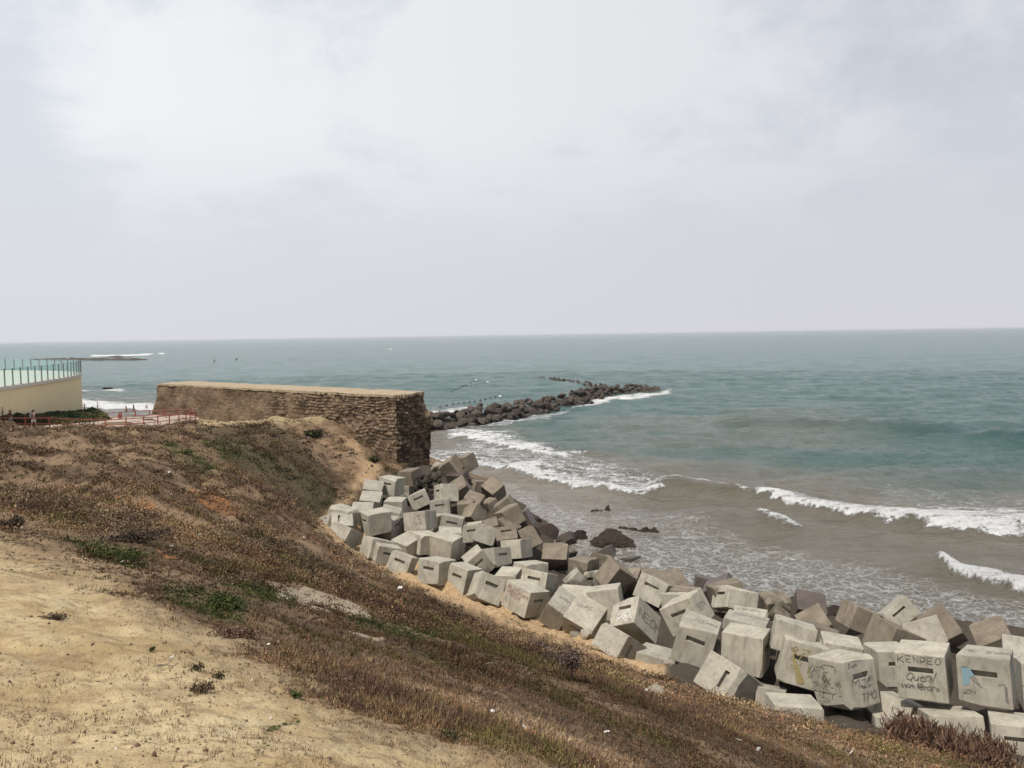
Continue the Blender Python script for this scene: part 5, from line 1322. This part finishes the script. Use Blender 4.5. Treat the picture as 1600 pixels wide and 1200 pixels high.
def keep_grass(zn, x, y):
    f = fbm(x*.9, y*.9, 4, 160)
    return sstep(.3, .5, zn['bare']+.1)*sstep(.46, .64, f)*.6*(1-zn['sand'])+.75*sstep(.35, .5, zn['bare'])*sstep(.75, .55, zn['bare'])
def gcol(zn, x, y): return np.where(rng.random((len(x), 1)) < .6, np.array([[.24, .175, .11]]), np.array([[.16, .105, .075]]))
stuff('dry_grass', 'sparse dry grass stubble on the bare sandy ground in front', 'grass', [tufts(40000, 2.4, 16, 5, lambda z_, x, y, r_: .018+.03*rng.random(len(x)), lambda r_: .0016+.0002*r_, keep_grass, gcol, 1.1)])
# grit and pebbles on the bare ground
x, y, r_ = scatter(17000, 2.3, 20); P = np.stack([x, y, terr(x, y)], -1); zn = zones(P)
k = (zn['bare']*(.25+fbm(x*.7, y*.7, 3, 170)) > rng.random(len(x))*1.1) & (zn['py'] < 1330); P = P[k]; m = len(P)
ico = bmesh.new(); bmesh.ops.create_icosphere(ico, subdivisions=1, radius=1); iv = np.array([v.co[:] for v in ico.verts]); fi = np.array([[v.index for v in f.verts] for f in ico.faces]); ico.free()
sz = .002+.011*rng.random(m)**6+.0005*np.hypot(P[:, 0], P[:, 1])
V = (P[:, None, :]+iv[None]*sz[:, None, None]*rng.uniform(.6, 1.3, (m, 1, 3))*rng.uniform(.8, 1.2, (m, 12, 1))[:, :len(iv)] if len(iv) == 12 else P[:, None, :]+iv[None]*sz[:, None, None])
F = (fi[None]+np.arange(m)[:, None, None]*len(iv)).reshape(-1, 3)
cc = np.where(rng.random((m, 1)) < .35, np.array([[.13, .085, .06]]), np.where(rng.random((m, 1)) < .95, np.array([[.30, .235, .15]]), np.array([[.46, .42, .36]])))
me = mesh_np('gravel', V.reshape(-1, 3), F); cattr(me, 'Col', np.repeat(cc, len(iv), 0)); tag(link('gravel', me, M['blade']), 'scattered grit and pebbles on the bare sandy ground', 'gravel', kind='stuff')

# single plants that stand out
def shrub(loc, w_, h_, n, colr, label, seed, stem_h=.3, leaf=.05, name='dry_shrub', bare=False, group=None, stems=9):
    r_ = np.random.default_rng(seed); root = empty(name, loc); tag(root, label, 'shrub', group)
    bm = bmesh.new(); tips = []
    if stem_h > .05: bar(bm, (0, 0, -.1), (.02, 0, stem_h*h_), .035*h_, 6, .022*h_)
    for i in range(stems):
        a = r_.uniform(0, 6.28); e = r_.uniform(.2, 1.)
        p0 = Vector((.02, 0, stem_h*h_*r_.uniform(.6, 1.))); p1 = p0+Vector((math.cos(a)*w_*.28*e, math.sin(a)*w_*.28*e, h_*.3*r_.uniform(.5, 1)))
        p2 = p1+Vector((math.cos(a+.4)*w_*.2*e, math.sin(a+.4)*w_*.2*e, h_*.25*r_.uniform(.4, 1)))
        bar(bm, p0, p1, .014*h_, 5, .009*h_); bar(bm, p1, p2, .009*h_, 4, .004*h_); tips += [p1, p2, p1.lerp(p2, .5), p0.lerp(p1, .7)]
    link('stem', bm_mesh(bm), mk_plain('dead_stem', (.10, .075, .055), .9, .2, 9.), root)
    T = np.array([tuple(t) for t in tips]); i = r_.integers(0, len(T), n)
    P = T[i]+r_.normal(0, 1, (n, 3))*np.array([w_*.09, w_*.09, h_*.08])
    P[:, 2] = np.maximum(P[:, 2], .01)
    C = np.array(colr)[r_.integers(0, len(colr), n)]*r_.uniform(.6, 1.35, (n, 1))
    V, F, C = leaf_cloud(P, n, leaf, C, 1.6 if name == 'grass_tuft' else .5, .07 if name == 'grass_tuft' else .30)
    me = mesh_np('foliage', V, F); cattr(me, 'Col', C); link('foliage', me, M['blade'], root)
BR = [(.10, .068, .055), (.065, .042, .036), (.17, .13, .11)]; RB = [(.12, .070, .048), (.17, .105, .07), (.075, .045, .035)]; GN = [(.052, .070, .022), (.075, .085, .03), (.034, .046, .017)]; DK = [(.05, .036, .028), (.075, .055, .04)]
shrub(gnd(893, 1106, 11.4), .62, .55, 1500, BR, 'dead dark shrub with a bare twisted stem, standing tallest in the scrub', 1, .42, .035)
shrub(gnd(845, 1032, 15.5), .55, .34, 900, BR, 'small dark seed-headed shrub up-slope of the tall dead one', 2, .2, .035)
shrub(gnd(778, 1028, 16), .5, .25, 700, BR, 'low dark shrub left of the small seed-headed one', 3, .2, .035)
shrub(gnd(1440, 1168, 17.8), 1.5, .58, 6500, RB, 'large reddish brown grass tuft in front of the broad low block', 4, .05, .22, 'grass_tuft', stems=30)
shrub(gnd(1520, 1200, 16.8), 1.3, .42, 4800, RB, 'reddish brown grass tuft at the bottom right, beside the large one', 5, .05, .20, 'grass_tuft', stems=24)
shrub(gnd(215, 838, 15), 1.0, .30, 1800, DK, 'dark brown cushion shrub on the left slope above the green patch', 6, .1, .05)
shrub(gnd(18, 836, 15), .7, .26, 1300, DK, 'dark cushion shrub at the left picture edge', 7, .1, .05)
shrub(gnd(350, 962, 9.6), .62, .13, 2200, GN, 'brightest green ground-hugging clump in the middle of the slope', 8, .05, .035, 'green_clump')
shrub(gnd(458, 1116, 5.4), .11, .06, 260, GN, 'small round green tuft alone on the bare sand', 9, .05, .016, 'green_tuft')
shrub(gnd(233, 1036, 6.3), .10, .05, 160, GN, 'tiny green tuft on the bare sand, left of the others', 10, .05, .014, 'green_tuft')
shrub(gnd(310, 1128, 5.1), .26, .06, 420, RB+GN[:1], 'flat reddish tuft on the bare sand near the bottom', 11, .05, .018, 'dry_tuft')
shrub(gnd(306, 1082, 5.8), .12, .05, 220, DK+GN[:1], 'left of two dark tufts side by side on the bare sand', 12, .05, .016, 'dry_tuft')
shrub(gnd(336, 1086, 5.7), .13, .05, 220, DK+GN[:1], 'right of two dark tufts side by side on the bare sand', 13, .05, .016, 'dry_tuft')
shrub(gnd(85, 968, 7.2), .30, .045, 420, DK, 'long flat dark tuft on the bare ground at the left', 14, .05, .02, 'dry_tuft')
shrub(gnd(700, 1158, 4.9), .14, .06, 260, GN+DK, 'small green and brown tuft on the sand near the bottom middle', 15, .05, .018, 'green_tuft')
shrub(gnd(488, 718, 66), 1.5, .6, 1300, DK+GN, 'dark green bush on the earthy gully face left of the old wall', 16, .1, .2, 'green_bush')
shrub(gnd(585, 728, 63), 1.0, .5, 700, DK+GN, 'small green bush in the sandy gully at the foot of the wall', 17, .1, .16, 'green_bush')
shrub(gnd(372, 1022, 7.9), .5, .10, 700, RB, 'wiry reddish tuft at the edge of the bare sand', 18, .05, .03, 'dry_tuft')
# scraps of litter
M['scrap'] = mk_plain('white_scrap', (.58, .58, .56), .7, .1, 8.)
def scrap(px_, py_, d_, r):
    bm = bmesh.new(); bmesh.ops.create_grid(bm, x_segments=5, y_segments=5, size=1)
    for v in bm.verts: v.co.z += random.gauss(0, .25); v.co.x += random.gauss(0, .12); v.co.y *= random.uniform(.5, 1.)
    bmesh.ops.solidify(bm, geom=list(bm.faces), thickness=.06)
    o = link('litter', bm_mesh(bm), M['scrap']); o.location = gnd(px_, py_, d_, r*.8+.02); r *= .72; o.scale = (r, r*random.uniform(.5, 1), r*.7); o.rotation_euler = (random.gauss(0, .3), random.gauss(0, .3), random.random()*6)
    tag(o, 'small crumpled white scrap of litter on the brown slope', 'litter', 'white scraps of litter on the slope')
for q_ in ((609, 936, 27, .10), (626, 943, 25, .12), (573, 887, 38, .09), (552, 868, 42, .09), (831, 965, 33, .14), (190, 882, 12, .035), (268, 858, 15, .045), (312, 842, 18, .05), (475, 866, 26, .07), (770, 1130, 6.3, .022), (819, 1145, 5.8, .02), (948, 1155, 7, .03), (1185, 1191, 10, .05), (1155, 1186, 10, .04), (1010, 1115, 13, .035), (420, 1022, 7.6, .018), (270, 1060, 5.9, .022), (265, 749, 32, .14), (101, 788, 22, .06), (345, 795, 22, .05), (1330, 1186, 13, .05), (975, 1000, 31, .1), (707, 970, 26, .09)):
    scrap(*q_)
# fallen twigs
M['twig'] = mk_plain('grey_twig', (.20, .165, .13), .9, .2, 12.)
def twig(px_, py_, d_, L_, rz, lab):
    o0 = gnd(px_, py_, d_); bm = bmesh.new(); p = Vector((0, 0, .012)); a = rz
    for i in range(6):
        a += random.gauss(0, .35); q_ = p+Vector((math.cos(a), math.sin(a), 0))*L_/6
        q_.z = float(terr(o0.x+q_.x, o0.y+q_.y)[0])-o0.z+.012+random.uniform(0, .02)
        bar(bm, p, q_, .007-.0008*i, 5)
        if i in (2, 4): bar(bm, q_, q_+Vector((math.cos(a+.8), math.sin(a+.8), .15))*L_/5, .004, 4)
        p = q_
    o = link('twig', bm_mesh(bm), M['twig']); o.location = o0; tag(o, lab, 'twig')
twig(870, 1178, 6.2, .42, .5, 'pale forked twig lying in the scrub near the bottom middle'); twig(640, 1117, 6.4, .28, .2, 'grey twig at the edge of the bare sand'); twig(755, 1068, 9.8, .3, -.1, 'pale twig lying across the brown scrub')
twig(247, 1072, 5.7, .14, .9, 'thin dark twig on the bare sand, left of the two dark tufts'); twig(515, 1072, 6.6, .3, .3, 'thin twig on the sand above the scrub edge')

# ------------------------------------------------------------------ sea haze
bm = bmesh.new(); bx(bm, (0, 15000, 6.5), (70000, 34000, 19.))
s = NT('haze_air'); s.m.node_tree.nodes
vol = s.add('VolumePrincipled', {'Color': (.93, .95, 1., 1), 'Density': .000075, 'Anisotropy': .2})
s.t.links.new(vol.outputs[0], s.out.inputs['Volume'])
tag(link('haze', bm_mesh(bm), s.m), 'pale haze over the sea towards the horizon', 'haze', kind='stuff')
